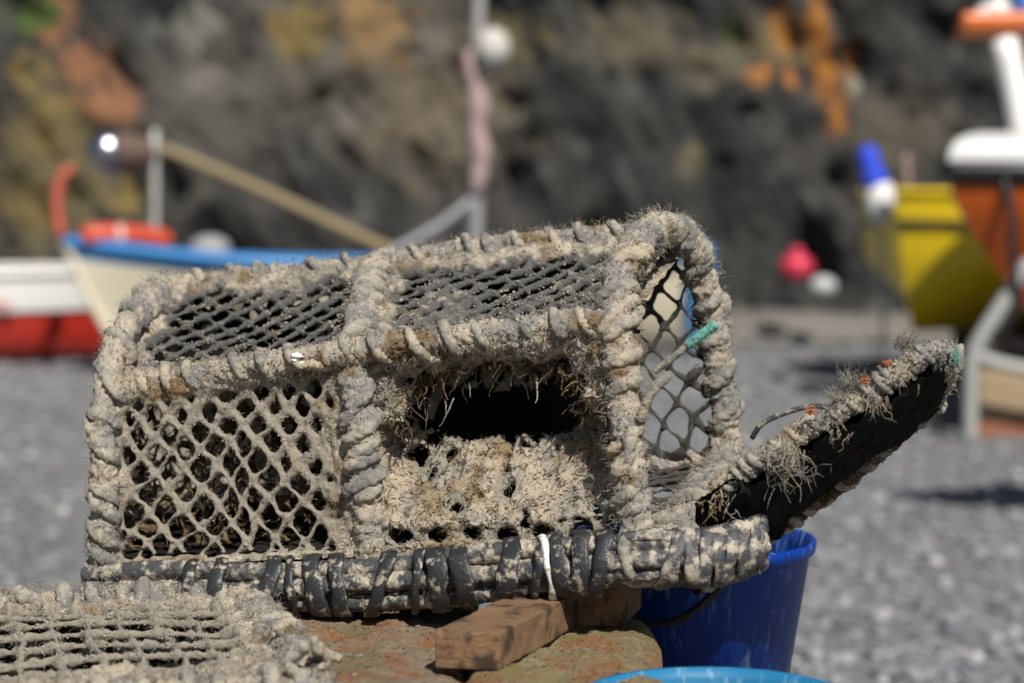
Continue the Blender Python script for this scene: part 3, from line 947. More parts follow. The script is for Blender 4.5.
# --- the front foot: three old pipes bound with rubber strips
beam = path((88, 588, 2.68), (180, 586, 2.63), (270, 585, 2.59), (370, 580, 2.545), (470, 572, 2.50), (570, 561, 2.455), (660, 556, 2.425), (720, 552, 2.425), (762, 540, 2.45))
ft = crust_bar('base_rail', beam, .017, M['mud'], pot, seed=181, lump=.22)
for k, (dz, dy) in enumerate(((.0190, -.010), (-.002, -.020), (-.0230, -.010))):
    pts = beam + np.array((0, dy, dz))
    pts[:, 2] += .003 * np.array([math.sin(i * 1.9 + k * 2) for i in range(len(pts))])
    crust_bar('pipe', pts, .0120, M['pipe'], ft, nr=26, step=.0025, lump=.12, fine=.08, seed=190 + k)
qb, sb = catmull(beam, .002)
Tb, Nb, Bb = frames(qb)
def band(px, wd, lean, seed, mat='rubber', size=1.0):
    """A rubber strip bound once round the pipes, slanting by lean."""
    g = np.random.default_rng(seed)
    i = int(np.argmin(np.abs(512 + F * qb[:, 0] / (qb[:, 1] * _cp) - px)))
    th = np.linspace(-np.pi, np.pi, 60)
    rz, ry = .0385 * size, .0345 * size
    cc = qb[i] + np.array((0, -.009, -.003))
    rows = []
    for e in (-1, -.55, 0, .55, 1):
        wv = wd * (1 + .12 * np.sin(th * 2 + seed))
        x = lean * np.sin(th) * .5 + e * wv * .5 + .0012 * np.sin(th * 5 + seed * 2)
        rr = 1 + .035 * np.sin(3 * th + seed) + (.045 * (1 - abs(e)))
        pos = cc + Tb[i] * x[:, None] + np.stack([0 * th, -np.cos(th) * ry * rr, np.sin(th) * rz * rr], 1)
        rows.append(pos)
    outer = np.stack(rows)
    cen = cc + Tb[i] * 0
    inn_ = outer + (np.array(cen)[None, None] - outer) * np.array((.0, .10, .10))
    m_, n_ = outer.shape[:2]
    V = np.concatenate([outer.reshape(-1, 3), inn_.reshape(-1, 3)])
    Fq = []
    K = m_ * n_
    for a in range(m_ - 1):
        for c_ in range(n_ - 1):
            q0 = a * n_ + c_
            Fq.append((q0, q0 + 1, q0 + n_ + 1, q0 + n_)); Fq.append((K + q0, K + q0 + n_, K + q0 + n_ + 1, K + q0 + 1))
    for c_ in range(n_ - 1):
        Fq.append((c_, K + c_, K + c_ + 1, c_ + 1))
        q0 = (m_ - 1) * n_ + c_
        Fq.append((q0, q0 + 1, K + q0 + 1, K + q0))
    return link_mesh('rubber_strap', V, Fq, M[mat], ft)
for k, (px, wd, ln) in enumerate(((186, .015, .01), (214, .018, .014), (267, .022, .020), (316, .024, -.016), (339, .020, -.010), (380, .019, .024), (438, .024, -.008), (464, .023, -.016), (508, .025, .012), (560, .020, -.014), (579, .022, .004), (600, .019, .014), (416, .010, .004), (538, .010, .010), (292, .010, -.01))):
    band(px, wd, ln, k)
o = band(549, .0085, -.014, 30, 'strip'); o.name = 'white_strip'
for k, (dz, dy, ro_) in enumerate(((.020, -.012, .0085), (.003, -.022, .0095), (-.014, -.018, .0090), (-.024, -.006, .0080))):
    mb = MB()
    q, _ = catmull(path((596, 561, 2.45), (630, 558, 2.43), (665, 556, 2.422), (700, 552, 2.42), (735, 546, 2.43), (760, 539, 2.45)) + np.array((0, dy, dz)) * np.array([.8, 1.0, 1.15, .9, .75, .6])[:, None] + np.array([(0, 0, .006 * math.sin(k * 2.1 + i * 1.3)) for i in range(6)]), .0025)
    rope_mesh(mb, q, ro_, lay=.2, seed=210 + k); mb.build('rope_lashing', M['pipe'], ft)
for k, (px, wd, ln) in enumerate(((672, .018, .020), (692, .017, -.012), (706, .016, .006), (719, .017, -.006), (731, .016, .008), (743, .016, -.004), (754, .015, .006), (762, .012, .004))):
    band(px, wd, ln, 40 + k, 'pipe', size=.90 - .016 * k)
wrap('rope_wrap', path((604, 560, 2.45), (640, 558, 2.43)), .030, .028, .0075, M['rope'], ft, seed=203, sunk=.55)
clods_on(ft, 5000, seed=182)
rt, dr = roots_on(beam, .030, 500, 220)
fibres('frayed_fibres', rt, dr, M['fibre'], ft, (.004, .012), seed=221)

# --- the open end flap
Hn, Tn = P(700, 512, 2.43), P(944, 352, 2.38)
Hf, Tf = P(692, 592, 2.60), P(934, 404, 2.50)
flap = net('end_flap', [Hn, Tn, Tf, Hf], M['shaded_net'], pot, cw=.042, ch=.046, r=.003, seed=12, outward=np.array((-.4, .3, .8)),
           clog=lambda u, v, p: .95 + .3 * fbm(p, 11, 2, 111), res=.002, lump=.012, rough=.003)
def fbar(pts, rad, ro, pitch, seed, nf, fl, m='mud', droop=.4):
    o = crust_bar('flap_rail', pts, rad, M[m], flap, seed=seed, lump=.38)
    wrap('rope_wrap', pts, rad, pitch, ro, M['rope'], flap, seed=seed, sunk=.62)
    clods_on(o, 1500, seed=seed, parent=flap)
    rt, dr = roots_on(pts, rad + ro * .5, nf, seed)
    kp = dr @ np.array((0, -.5, .8)) > -.1
    rt, dr = rt[kp], dr[kp]
    fibres('frayed_fibres', rt, dr, M['fibre'], flap, fl, seed=seed, droop=droop)
    return o
flN = path((716, 492, 2.455), (746, 470, 2.44), (800, 434, 2.425), (850, 404, 2.41), (900, 372, 2.395), (930, 352, 2.385), (952, 352, 2.39))
fbar(flN, .0112, .0046, .022, 231, 1800, (.003, .009), droop=-.1)
fbar(path((950, 352, 2.39), (948, 368, 2.44), (934, 404, 2.50)), .009, .006, .02, 232, 300, (.005, .02), m='mud')
fbar(path((694, 590, 2.60), (775, 530, 2.58), (850, 476, 2.55), (934, 404, 2.50)), .010, .006, .03, 233, 300, (.006, .02), m='weed')
# fringes of frayed rope hanging off the near edge
g = np.random.default_rng(40)
for k, (px, py, nn, ln, sp) in enumerate(((784, 458, 170, .060, .008), (716, 505, 30, .03, .010), (872, 402, 34, .03, .008), (835, 430, 22, .025, .010), (942, 366, 20, .022, .006), (905, 382, 14, .02, .01))):
    c0 = P(px, py, 2.425 if px < 800 else 2.39)
    rt = c0 + g.normal(size=(nn, 3)) * np.array((sp, .006, .006)) + np.array((0, -.022, .004))
    fibres('fringe', rt, np.tile((0, -.75, -.8), (nn, 1)), M['fibre'], flap, (.2 * ln, ln), wd=.0009, droop=.8, curl=1.3, seed=300 + k, nseg=6)
# wiry tufts standing up on the flap
for k, (px, py, nn) in enumerate(((905, 345, 120), (852, 382, 70), (838, 398, 60))):
    rt = P(px, py, 2.40) + g.normal(size=(nn, 3)) * np.array((.006, .004, .003))
    fibres('wiry_tuft', rt, np.tile((.0, 0, 1.), (nn, 1)), M['fibre'], flap, (.010, .028), wd=.00042, droop=-.2, curl=1.0, seed=320 + k, nseg=6)
for k, (px, py) in enumerate(((812, 412), (864, 380), (887, 364))):
    rt = P(px, py, 2.395) + g.normal(size=(28, 3)) * np.array((.003, .003, .0025))
    fibres('orange_twine', rt, np.tile((.1, -.6, .4), (28, 1)), M['orange_twine'], flap, (.002, .007), wd=.0009, seed=330 + k)
rt = P(954, 356, 2.375) + g.normal(size=(60, 3)) * .004
fibres('teal_twine', rt, np.tile((.4, -.5, -.3), (60, 1)), M['teal'], flap, (.003, .008), wd=.0008, seed=340)
mb = MB()
q, _ = catmull(path((752, 438, 2.46), (762, 424, 2.45), (785, 413, 2.44), (812, 406, 2.43), (826, 408, 2.42)), .003)
V, Fc, _ = sweep(q, .0032, 10); mb.add(V, Fc); mb.build('black_cable', M['pipe'], flap)

# --- loose cords and droppings
mb = MB()
q, _ = catmull(path((655, 372, 2.43), (672, 358, 2.42), (690, 343, 2.415)), .002); rope_mesh(mb, q, .0042, lay=.016, seed=60)
tc_ = mb.build('hanging_cord', M['rope'], pot)
mb = MB()
q, _ = catmull(path((688, 345, 2.415), (700, 336, 2.41), (716, 324, 2.41)), .002); rope_mesh(mb, q, .0056, lay=.016, seed=61)
tq = mb.build('teal_cord', M['teal'], pot)
tq['label'] = 'frayed teal cord tied to the end hoop'
rt, dr = roots_on(path((690, 343, 2.415), (700, 336, 2.41), (716, 324, 2.41)), .005, 220, 62)
fibres('frayed_fibres', rt, dr, M['teal'], tq, (.002, .008), wd=.0005, seed=63, curl=1.0)
mb = MB()
q, _ = catmull(path((640, 420, 2.43), (652, 392, 2.42), (668, 374, 2.42)), .002); rope_mesh(mb, q, .006, lay=.018, seed=64)
mb.build('hanging_cord', M['fibre'], pot)
for (px, py, Y, s) in ((298, 355, 2.592, .0075), (302, 363, 2.590, .0042), (295, 360, 2.592, .004)):
    iv, jf = ico()
    v = iv * np.array((s * 1.1, s * .4, s * .55)) * (1 + .3 * rng.normal(size=(12, 1))) + P(px, py, Y - .012)
    link_mesh('bird_dropping', v, jf, M['white'], pot)


# ================================================================== SECOND POT (bottom left)
A0, A1, A2, A3 = P(-90, 725, 2.20), P(318, 690, 2.20), P(246, 604, 2.58), P(-90, 612, 2.62)     # near-left, near-right, far-right, far-left
zb2 = .49
dn = lambda q, k=.0: np.array((q[0] + k, q[1], zb2))
pot2 = thing('lobster_pot', 'second muddy net pot at the lower left edge, only its sagging top showing', 'lobster pot', (float(A0[0]), 2.4, zb2))
o = net('roof_net', [A0, A1, A2, A3], M['net'], pot2, cw=.043, ch=.050, r=.0034, seed=51, outward=np.array((0, 0, 1)), grid=True, warp=.010, bulge=.012,
    clog=lambda u, v, p: edge_clog(.05, .20, .32, .16, -.06, .52, 9, 51)(u, v, p), lump=.010, rough=.004, res=.0014)
clods_on(o, 6000, (.0004, .0018), seed=51, fuzz=3500, fl=(.003, .012))
for (a, b_, sd) in ((A0, A1, 61), (A1, A2, 62), (A2, A3, 63)):
    pts = np.array([a, .5 * (a + b_) + np.array((0, 0, .006)), b_])
    o = crust_bar('top_rail', pts, .019 if sd != 63 else .014, M['mud'], pot2, seed=400 + sd, lump=.4)
    wrap('rope_wrap', pts, .016, .034, .0095, M['rope'], o, seed=400 + sd, sunk=.45)
    rt, dr = roots_on(pts, .023, 3200 if sd == 62 else 2200, 410 + sd)
    fibres('frayed_fibres', rt, dr, M['fibre'], o, (.004, .016), seed=420 + sd, curl=.9)
    clods_on(o, 4000, seed=430 + sd)
net('side_net', [dn(A0), dn(A1), A1, A0], M['net'], pot2, cw=.046, ch=.046, r=.003, seed=52, outward=np.array((0, -1, 0)), res=.0028, clog=edge_clog(.1, .1, .1, .2, .2, .4, 9, 52))
net('end_net', [dn(A1), dn(A2), A2, A1], M['net'], pot2, cw=.046, ch=.046, r=.003, seed=53, outward=np.array((1, 0, 0)), res=.0028, clog=edge_clog(.1, .1, .1, .2, .35, .4, 9, 53))
net('back_net', [dn(A2), dn(A3), A3, A2], M['shaded_net'], pot2, cw=.046, ch=.046, r=.003, seed=54, outward=np.array((0, 1, 0)), res=.003, clog=lambda u, v, p: 1.6 + .3 * fbm(p, 8, 2, 54))
for a in (A0, A1, A2, A3):
    crust_bar('corner_post', np.array([dn(a), .5 * (a + dn(a)), a]), .015, M['mud'], pot2, seed=int(abs(a[0]) * 1000) % 97, step=.005)
for a, b_ in ((A0, A1), (A1, A2), (A2, A3), (A3, A0)):
    pts = np.array([dn(a), .5 * (dn(a) + dn(b_)), dn(b_)]) + np.array((0, 0, .012))
    crust_bar('base_rail', pts, .016, M['pipe'], pot2, seed=int(abs(b_[0]) * 1000) % 89, step=.006)
# curled rope ends on its corner
mb = MB()
g = np.random.default_rng(70)
for k in range(9):
    c0 = A1 + (A2 - A1) * g.uniform(.0, .5) + np.array((g.normal() * .012 - .01, 0, .012))
    pts = [c0]
    d = np.array((g.normal(), -.3, .3))
    for i in range(5):
        d = d / np.linalg.norm(d) + g.normal(size=3) * .7 + np.array((0, -.1, -.15)); pts.append(pts[-1] + d / np.linalg.norm(d) * .014)
    q, _ = catmull(pts, .0025); rope_mesh(mb, q, g.uniform(.004, .0065), lay=.02, seed=500 + k)
mb.build('frayed_rope', M['rope'], pot2)


# ================================================================== BOATS
def hull_grid(L, B, sheer, keel, bow=1.9, flare=.55, stern_w=.75, n=44, k=15, rake=.35, vee=.75, chine=None, tuck=.9):
    """Half grid (n,k,3): x 0 at the transom to L at the stem head, y >= 0, z up."""
    tt = np.linspace(0, 1, n)[:, None]; s = np.linspace(0, 1, k)[None]
    hb = np.where(tt < .45, stern_w + (1 - stern_w) * np.sin(tt / .45 * np.pi / 2), 1 - ((np.clip(tt, .45, 1) - .45) / .55) ** bow) * B / 2
    fine = np.clip((tt - .35) / .65, 0, 1)
    y = hb * (s ** (flare + vee * fine))
    if chine: y = hb * np.where(s < chine, tuck * (s / chine), tuck + (1 - tuck) * (s - chine) / (1 - chine)) + 0 * tt
    zk, zs = keel(tt), sheer(tt)
    z = zk + (zs - zk) * s ** (1.15 - .1 * fine)
    x = L * tt - rake * (1 - s) ** 1.4 * tt ** 3
    return np.stack([x + 0 * s, y + 0 * s * tt, z], -1)


def boat(root, bow_w, stern_w_pt, L, B, sheer, keel, bands, gun, inner, rub=None, **k):
    """bands: list of (s0,s1,part name,material) up the side. Local x runs stern to bow, aligned to the two world points."""
    bow_w, st = np.asarray(bow_w, float), np.asarray(stern_w_pt, float)
    d = bow_w - st; d[2] = 0; d /= np.linalg.norm(d)
    side = np.array((-d[1], d[0], 0))
    org = np.array((bow_w[0], bow_w[1], 0)) - d * L
    W = lambda p: org + p[..., :1] * d + p[..., 1:2] * side + p[..., 2:] * np.array((0, 0, 1.))
    G = hull_grid(L, B, sheer, keel, **k)
    n, kk = G.shape[:2]
    for (s0, s1, nm, mt) in bands:
        i0, i1 = int(round(s0 * (kk - 1))), int(round(s1 * (kk - 1)))
        mb = MB()
        for sg in (1, -1):
            g_ = G[:, i0:i1 + 1].copy(); g_[..., 1] *= sg
            m_ = i1 - i0 + 1
            V = W(g_).reshape(-1, 3)
            Fq = [(a * m_ + c_, (a + 1) * m_ + c_, (a + 1) * m_ + c_ + 1, a * m_ + c_ + 1)[::-sg] for a in range(n - 1) for c_ in range(m_ - 1)]
            mb.add(V, Fq)
        # transom
        g0 = G[0, i0:i1 + 1]
        gm = g0.copy(); gm[:, 1] *= -1
        V = W(np.concatenate([g0, gm])); m_ = len(g0)
        mb.add(V, [(c_, c_ + 1, m_ + c_ + 1, m_ + c_) for c_ in range(m_ - 1)])
        mb.build(nm, mt, root)
    # inside skin
    gi = G.copy(); gi[..., 1] = np.maximum(gi[..., 1] - .035, 0); gi[..., 2] += .02 ; gi[..., 2] = np.minimum(gi[..., 2], G[:, -1:, 2] - .01)
    gi[..., 0] = np.clip(gi[..., 0] * (1 - .06 / L) + .03, 0, None)
    mb = MB()
    for sg in (1, -1):
        g_ = gi.copy(); g_[..., 1] *= sg
        mb.add(W(g_).reshape(-1, 3), [(a * kk + c_, (a + 1) * kk + c_, (a + 1) * kk + c_ + 1, a * kk + c_ + 1)[::sg] for a in range(n - 1) for c_ in range(kk - 1)])
    mb.build('inside', inner, root)
    # gunwale, one strip round both sides and the transom
    top = G[:, -1]
    rail = np.concatenate([top[::-1] * (1, -1, 1), top])[0:]
    rail = np.concatenate([top[::-1] * (1, 1, 1), top[:1] * (1, -1, 1), top[1:] * (1, -1, 1)])
    if gun:
        q, _ = catmull(W(rail)[::2], .05)
        V, Fc, _ = sweep(q, gun[1], 8, flat=(gun[2], 1.0)); mb = MB(); mb.add(V, Fc); mb.build('gunwale', gun[0], root)
    if rub:
        j = int(rub[2] * (kk - 1))
        top = G[:, j]
        rail = np.concatenate([top[::-1], top[:1] * (1, -1, 1), top[1:] * (1, -1, 1)])
        q, _ = catmull(W(rail)[::2], .05)
        V, Fc, _ = sweep(q, rub[1], 8); mb = MB(); mb.add(V, Fc); mb.build('rubbing_strake', rub[0], root)
    return W, G


def paint(name, c, rough=.35, dirt=None):
    return mat_simple(name, c, rough, .08, 2.5, .15, 20, .5, dirt=dirt, dirt_at=(.6, .85))


PC = paint('cream_paint', (.62, .56, .42), dirt=(.48, .42, .30))
PB = paint('blue_paint', (.035, .20, .48))
PW = paint('white_paint', (.72, .71, .68), dirt=(.55, .53, .48))
PR = paint('red_paint', (.44, .03, .018), dirt=(.22, .02, .014))
PK = paint('black_paint', (.02, .02, .024))
PY = paint('yellow_paint', (.80, .56, .010))
PO = paint('orange_paint', (.46, .085, .008))
POR = paint('roof_orange', (.55, .12, .015))
PG = paint('grey_paint', (.26, .26, .255), .6)
WD = paint('wood_inside', (.22, .16, .10), .7)
PRB = paint('royal_blue_cloth', (.02, .06, .55), .8)


def tube(name, pts, r, mat, parent=None, step=.04, nr=10, **k):
    q, _ = catmull(pts, step) if len(pts) > 2 else (np.linspace(pts[0], pts[1], 6), 0)
    V, Fc, _ = sweep(np.asarray(q, float), r, nr, **k)
    mb = MB(); mb.add(V, Fc)
    return mb.build(name, mat, parent)


def ball(name, c, r, mat, parent=None, sq=(1, 1, 1), n=20, **k):
    th = np.linspace(0, np.pi, n); ph = np.linspace(0, 2 * np.pi, 2 * n, endpoint=False)
    T_, P_ = np.meshgrid(th, ph, indexing='ij')
    V = np.stack([np.sin(T_) * np.cos(P_) * sq[0], np.sin(T_) * np.sin(P_) * sq[1], np.cos(T_) * sq[2]], -1).reshape(-1, 3) * r + np.asarray(c, float)
    m_ = 2 * n
    Fq = [(a * m_ + b_, (a + 1) * m_ + b_, (a + 1) * m_ + (b_ + 1) % m_, a * m_ + (b_ + 1) % m_) for a in range(n - 1) for b_ in range(m_)]
    return link_mesh(name, V, Fq, mat, parent, loc=None if parent is not None else c, **k)


# --- cream boat with blue gunwale: runs behind the pot
bw_, stn = P(66, 238, 15.4), P(652, 262, 17.3)
L_ = float(np.linalg.norm((bw_ - stn)[:2]))
cb = thing('rowing_boat', 'cream boat with a bright blue gunwale and a mast, reaching behind the pot', 'boat', (float(bw_[0] + 2), 16.2, 0))
W, G = boat(cb, bw_, stn, L_, 1.75, lambda t: .80 + .20 * (t - .45) ** 2 / .3 + 0 * t - .02, lambda t: .06 + .10 * t ** 6, [(0, .88, 'hull', PC), (.88, 1, 'sheer_strake', PB)], (PB, .055, .8), paint('pale_blue_inside', (.18, .34, .52)), rake=.42, stern_w=.7, flare=.3, vee=.4)
tube('keel', [W(np.array((x, 0, z))) for x, z in ((.1, .05), (2, .04), (L_ - .8, .06), (L_ - .42, .18), (L_ - .2, .5), (L_ + .01, .98))], .035, PC, cb)
for x in (1.2, 2.4, 3.5):
    rbox('thwart', W(np.array((x, -.72, .58))), W(np.array((x + .22, -.72, .58))) - W(np.array((x, -.72, .58))), W(np.array((x, .72, .58))) - W(np.array((x, -.72, .58))), (0, 0, .04), WD, cb, bev=.01, n=4)
ms = P(478, 120, 16.6)
mst = tube('mast', [np.array((ms[0] - .02, 16.6, .1)), P(476, 240, 16.6), P(477, 100, 16.6), P(480, -60, 16.6), P(481, -160, 16.6)], np.array([.062] * 2 + [.05] * 400)[:0] if False else .052, paint('mast_grey', (.27, .26, .255), .5), cb)
m_sail = mat_simple('faded_sail', (.33, .235, .22), .9, .2, 6, .5, 30)
q, ss = catmull(path((468, 52, 16.55), (473, 75, 16.55), (479, 105, 16.55), (477, 130, 16.55), (481, 150, 16.55), (479, 175, 16.55), (476, 192, 16.55)), .02)
rr = .050 + .026 * np.sin(np.linspace(.2, 2.9, len(q))) * (1 + .4 * np.sin(np.linspace(0, 19, len(q))))
V, Fc, _ = sweep(q, rr * (1 + .2 * vnoise(q * 9, 3)), 12); mb = MB(); mb.add(V, Fc); mb.build('furled_sail', m_sail, cb)
tube('brace', [P(472, 200, 16.58), P(438, 226, 16.5), P(392, 252, 16.4)], .034, paint('brace_grey', (.25, .25, .255), .5), cb)
o = ball('buoy', P(493, 48, 16.45), .135, paint('chalky_white', (.44, .42, .38), .7), sq=(1, 1, 1.15)); tag(o, 'white round buoy lashed high on the grey mast', 'buoy')
pole = tube('pole', [P(155, 262, 15.9), P(155, 130, 15.9)], .028, paint('pole_white', (.38, .37, .35), .5), cb)
lm = thing('deck_lamp', 'round silver lamp with a brown back, clamped to the white pole', 'lamp', P(112, 152, 15.8))
MS = mat_simple('dull_metal', (.34, .34, .35), .28, .15, 4, metal=1)
ball('reflector', P(108, 152, 15.8), .165, MS, lm, sq=(1, 1, 1))
q = np.linspace(P(118, 152, 15.82), P(150, 153, 15.88), 14)
V, Fc, _ = sweep(q, np.linspace(.17, .12, 14), 20); mb = MB(); mb.add(V, Fc); mb.build('housing', mat_simple('rusty_brown', (.09, .055, .04), .7, .3, 8), lm)
tube('bracket', [P(148, 153, 15.88), P(156, 153, 15.9)], .05, PG, lm)
q = path((84, 236, 15.35), (110, 234, 15.4), (140, 236, 15.5), (168, 241, 15.6))
o = thing('fender', 'orange red tubular fender lying on the blue bow', 'fender', q[1])
tube('body', q, .075, paint('fender_red', (.48, .055, .02), .5), o, nr=16)
for px in (92, 118):
    tube('band', [P(px, 235, 15.39), P(px + 3, 235, 15.40)], .080, paint('fender_band', (.6, .45, .4), .6), o, nr=16)
tube('body_cord', [P(168, 241, 15.6), P(176, 250, 15.6)], .015, PK, o)
q = path((62, 236, 15.38), (57, 212, 15.4), (58, 190, 15.42), (64, 174, 15.44), (72, 168, 15.46))
o = tube('hose', q, .042, paint('hose_red', (.36, .07, .04), .6)); tag(o, 'orange red hose curling up from the blue bow', 'hose')
o = ball('buoy', P(210, 249, 15.9), .13, PG, sq=(1.2, 1, .8)); tag(o, 'pale grey buoy lying inside the cream boat with blue gunwale', 'buoy')

# --- red and white boat at the left edge
rb_, rs_ = P(150, 270, 17.1), P(-330, 262, 16.6)
L_ = float(np.linalg.norm((rb_ - rs_)[:2]))
rb = thing('rowing_boat', 'red hulled boat with a white upper side and black line', 'boat', (float(rb_[0] - 2), 16.9, 0))
W, G = boat(rb, rb_, rs_, L_, 1.5, lambda t: .70 + .02 * t, lambda t: .02 + 0 * t, [(0, .54, 'hull', PR), (.54, .60, 'black_line', PK), (.60, 1, 'topside', PW)], (PW, .035, .8), WD, flare=.12, vee=.1, bow=4, rake=.1, k=21)
mk = MB()
q, _ = catmull([P(-12, 312, 16.22), P(-2, 303, 16.22), P(6, 309, 16.22), P(10, 304, 16.22)], .02)
V, Fc, _ = sweep(q, .018, 6); mk.add(V, Fc); mk.build('red_mark', paint('mark_red', (.45, .10, .08), .6), rb)

# --- yellow boat
yb_, ys_ = P(896, 190, 14.2), P(1330, 186, 16.4)
L_ = 4.2
yb = thing('rowing_boat', 'yellow boat with a dark strake, its bow in the sun', 'boat', (float(yb_[0] + .9), 15.4, 0))
W, G = boat(yb, yb_, ys_, L_, 2.3, lambda t: 1.27 + .07 * t ** 2, lambda t: .40 + 0 * t, [(0, 1, 'hull', PY)], (PY, .03, .8), WD, rub=(PK, .028, .80), bow=7, rake=.16, stern_w=.9, chine=.52, tuck=.985)
for x in (.7, 3.0):
    rbox('chock', W(np.array((x, -.5, .0))), W(np.array((x + .25, -.5, 0))) - W(np.array((x, -.5, 0))), W(np.array((x, .5, .0))) - W(np.array((x, -.5, 0))), (0, 0, .44), mat_simple('dark_timber', (.05, .04, .03), .9), yb, bev=.02, n=5)
o = tube('upright', [P(908, 190, 14.3), P(906, 155, 14.3)], .022, paint('stick', (.28, .2, .16), .7), yb)

# a blue barrel beyond the stern
bpx = P(699, 250, 17.6)
br = thing('barrel', 'blue plastic barrel half hidden behind the end hoop of the pot', 'barrel', (bpx[0], 17.6, 0))
hb = bpx[2] + .06
V, Fq = lathe([(0, .0), (.10, 0), (.115, .02), (.122, .3), (.122, hb * .6), (.112, hb - .05), (.09, hb), (0, hb + .005)], (bpx[0], 17.6, 0), 28)
link_mesh('body', V, Fq, PB, br)
V, Fq = lathe([(0, 0), (.05, 0), (.05, .03), (0, .032)], (bpx[0], 17.6, hb), 18)
link_mesh('lid', V, Fq, PK, br)

# marker buoy with flag
mk = thing('marker_buoy', 'marker buoy with a furled blue flag over a white float beside the yellow bow', 'buoy', P(878, 222, 13.8))
tube('pole', [np.array((P(884, 222, 13.8)[0] + .02, 13.8, .02)), P(880, 222, 13.8), P(868, 146, 13.8)], .014, PG, mk)
q, _ = catmull(path((867, 148, 13.8), (870, 162, 13.78), (876, 184, 13.78)), .02)
V, Fc, _ = sweep(q, (.055 + .03 * np.linspace(0, 1, len(q))) * (1 + .25 * vnoise(q * 12, 5)), 12); mb = MB(); mb.add(V, Fc); mb.build('flag', PRB, mk)
q, _ = catmull(path((879, 184, 13.78), (880, 200, 13.78), (879, 222, 13.78)), .02)
V, Fc, _ = sweep(q, .10 * np.sin(np.linspace(1.0, 2.6, len(q))), 16); mb = MB(); mb.add(V, Fc); mb.build('float', PW, mk)

# --- unseen boat added past the edge of view to throw shadow on the shingle
gb_, gs_ = np.array((2.09, 7.95, 1.58)), np.array((6.3, 7.3, 1.58))
gb = thing('rowing_boat', 'unseen white boat on chocks, added beyond the right edge to cast its bow shadow', 'boat', (4.2, 7.6, 0))
W, G = boat(gb, gb_, gs_, 4.2, 1.6, lambda t: 1.46 + .12 * t ** 2, lambda t: .86 + .1 * t ** 4, [(0, .85, 'hull', PW), (.85, 1, 'sheer_strake', PB)], (PB, .045, .8), WD, rake=.5, bow=2.0)
for x in (.7, 2.6):
    rbox('chock', W(np.array((x, -.4, .0))), W(np.array((x + .25, -.4, 0))) - W(np.array((x, -.4, 0))), W(np.array((x, .4, .0))) - W(np.array((x, -.4, 0))), (0, 0, .90), mat_simple('grey_timber', (.14, .12, .10), .9), gb, bev=.02, n=5)

# --- orange boat on its trolley
ob_, os_ = P(948, 172, 11.3), P(1360, 140, 13.4)
L_ = 4.6
ob = thing('fishing_boat', 'orange fishing boat with a white upper bow and an orange roof', 'boat', (float(ob_[0] + 1.2), 12.2, .3))
def o_sheer(t): return 1.46 + .20 * (1 - t) * 0 + .06 * t
W, G = boat(ob, ob_, os_, L_, 2.1, lambda t: 1.425 + .03 * t, lambda t: .42 + .02 * t, [(0, .96, 'hull', PO), (.96, 1, 'sheer', PK)], (PK, .05, 1.), WD, bow=2.6, rake=1.0, chine=.78, tuck=.97)
# white raised bulwark
tt = G[:, -1]
mb = MB()
for sg in (1, -1):
    lo = tt * (1, sg, 1); hi = lo.copy(); hi[:, 2] += .235; hi[:, 1] *= .93; hi[:, 0] = hi[:, 0] - .30 * (hi[:, 0] / L_) ** 2
    n = len(lo)
    rows = [lo]
    for f_ in (.2, .4, .6, .75, .88, .97, 1.0):
        m2 = lo.copy(); m2[:, 2] += .205 * math.sin(f_ * math.pi / 2); m2[:, 1] *= 1 - .10 * f_ ** 3; m2[:, 0] -= .34 * f_ ** 3 * (lo[:, 0] / L_) ** 3; rows.append(m2)
    rows.append(rows[-1] * (1, .88, 1) + (0, 0, -.01)); rows.append(lo * (1, .86, 1) - (.34 * (lo[:, :1] / L_) ** 3) * np.array((1, 0, 0)))
    q = np.concatenate(rows)
    mb.add(W(q), [(k_ * n + a, k_ * n + a + 1, (k_ + 1) * n + a + 1, (k_ + 1) * n + a)[::-sg] for a in range(n - 1) for k_ in range(len(rows) - 1)])
mb.build('bulwark', paint('grey_white', (.52, .52, .51)), ob)
# deck
n = len(tt)
lo = tt * (1, .84, 1); lo[:, 2] += .10; lo[:, 0] -= .36 * (lo[:, 0] / L_) ** 2; hi = lo * (1, -1, 1)
mb = MB(); mb.add(W(np.concatenate([lo, hi])), [(a, a + 1, n + a + 1, n + a) for a in range(n - 1)]); mb.build('foredeck', PW, ob)
# roof on leaning posts
r0 = P(961, 24, 12.0)
rf = rbox('roof', r0 + np.array((0, 0, -.03)), (1.2, .05, .02), (.12, .75, 0), (0, 0, .10), POR, ob, bev=.04, n=10)
for a, b_ in (((1004, 40, 12.1), (1026, 140, 12.1)),):
    tube('roof_post', [P(*a), P(*b_)], .075, PW, ob)
    d0 = np.array((.75, .05, 0)); d1 = np.array((.16, .5, 0))
    for d in (d0, d1, d0 + d1):
        tube('roof_post', [P(*a) + d, P(*b_) + d], .06, PW, ob)
sk = thing('buoy', 'crumpled white buoys and line heaped on the orange roof', 'buoy', P(995, 10, 12.15))
for k, (px, py, rr) in enumerate(((984, 14, .05), (997, 10, .075), (1010, 14, .055))):
    ball('float', P(px, py, 12.2), rr, PW, sk, n=12)
tube('line', path((978, 17, 12.2), (990, 8, 12.18), (1003, 6, 12.18), (1016, 16, 12.2)), .018, PG, sk)
o = ball('canister', P(1026, 10, 12.15), .11, paint('blue_drum', (.04, .12, .4)), sq=(.8, .8, 1.2)); tag(o, 'small blue canister on the orange roof beside the white buoys', 'canister')
tube('bow_rope', path((1004, 178, 11.25), (1011, 210, 11.22), (1012, 250, 11.24), (1018, 300, 11.3)), .022, PK, ob)

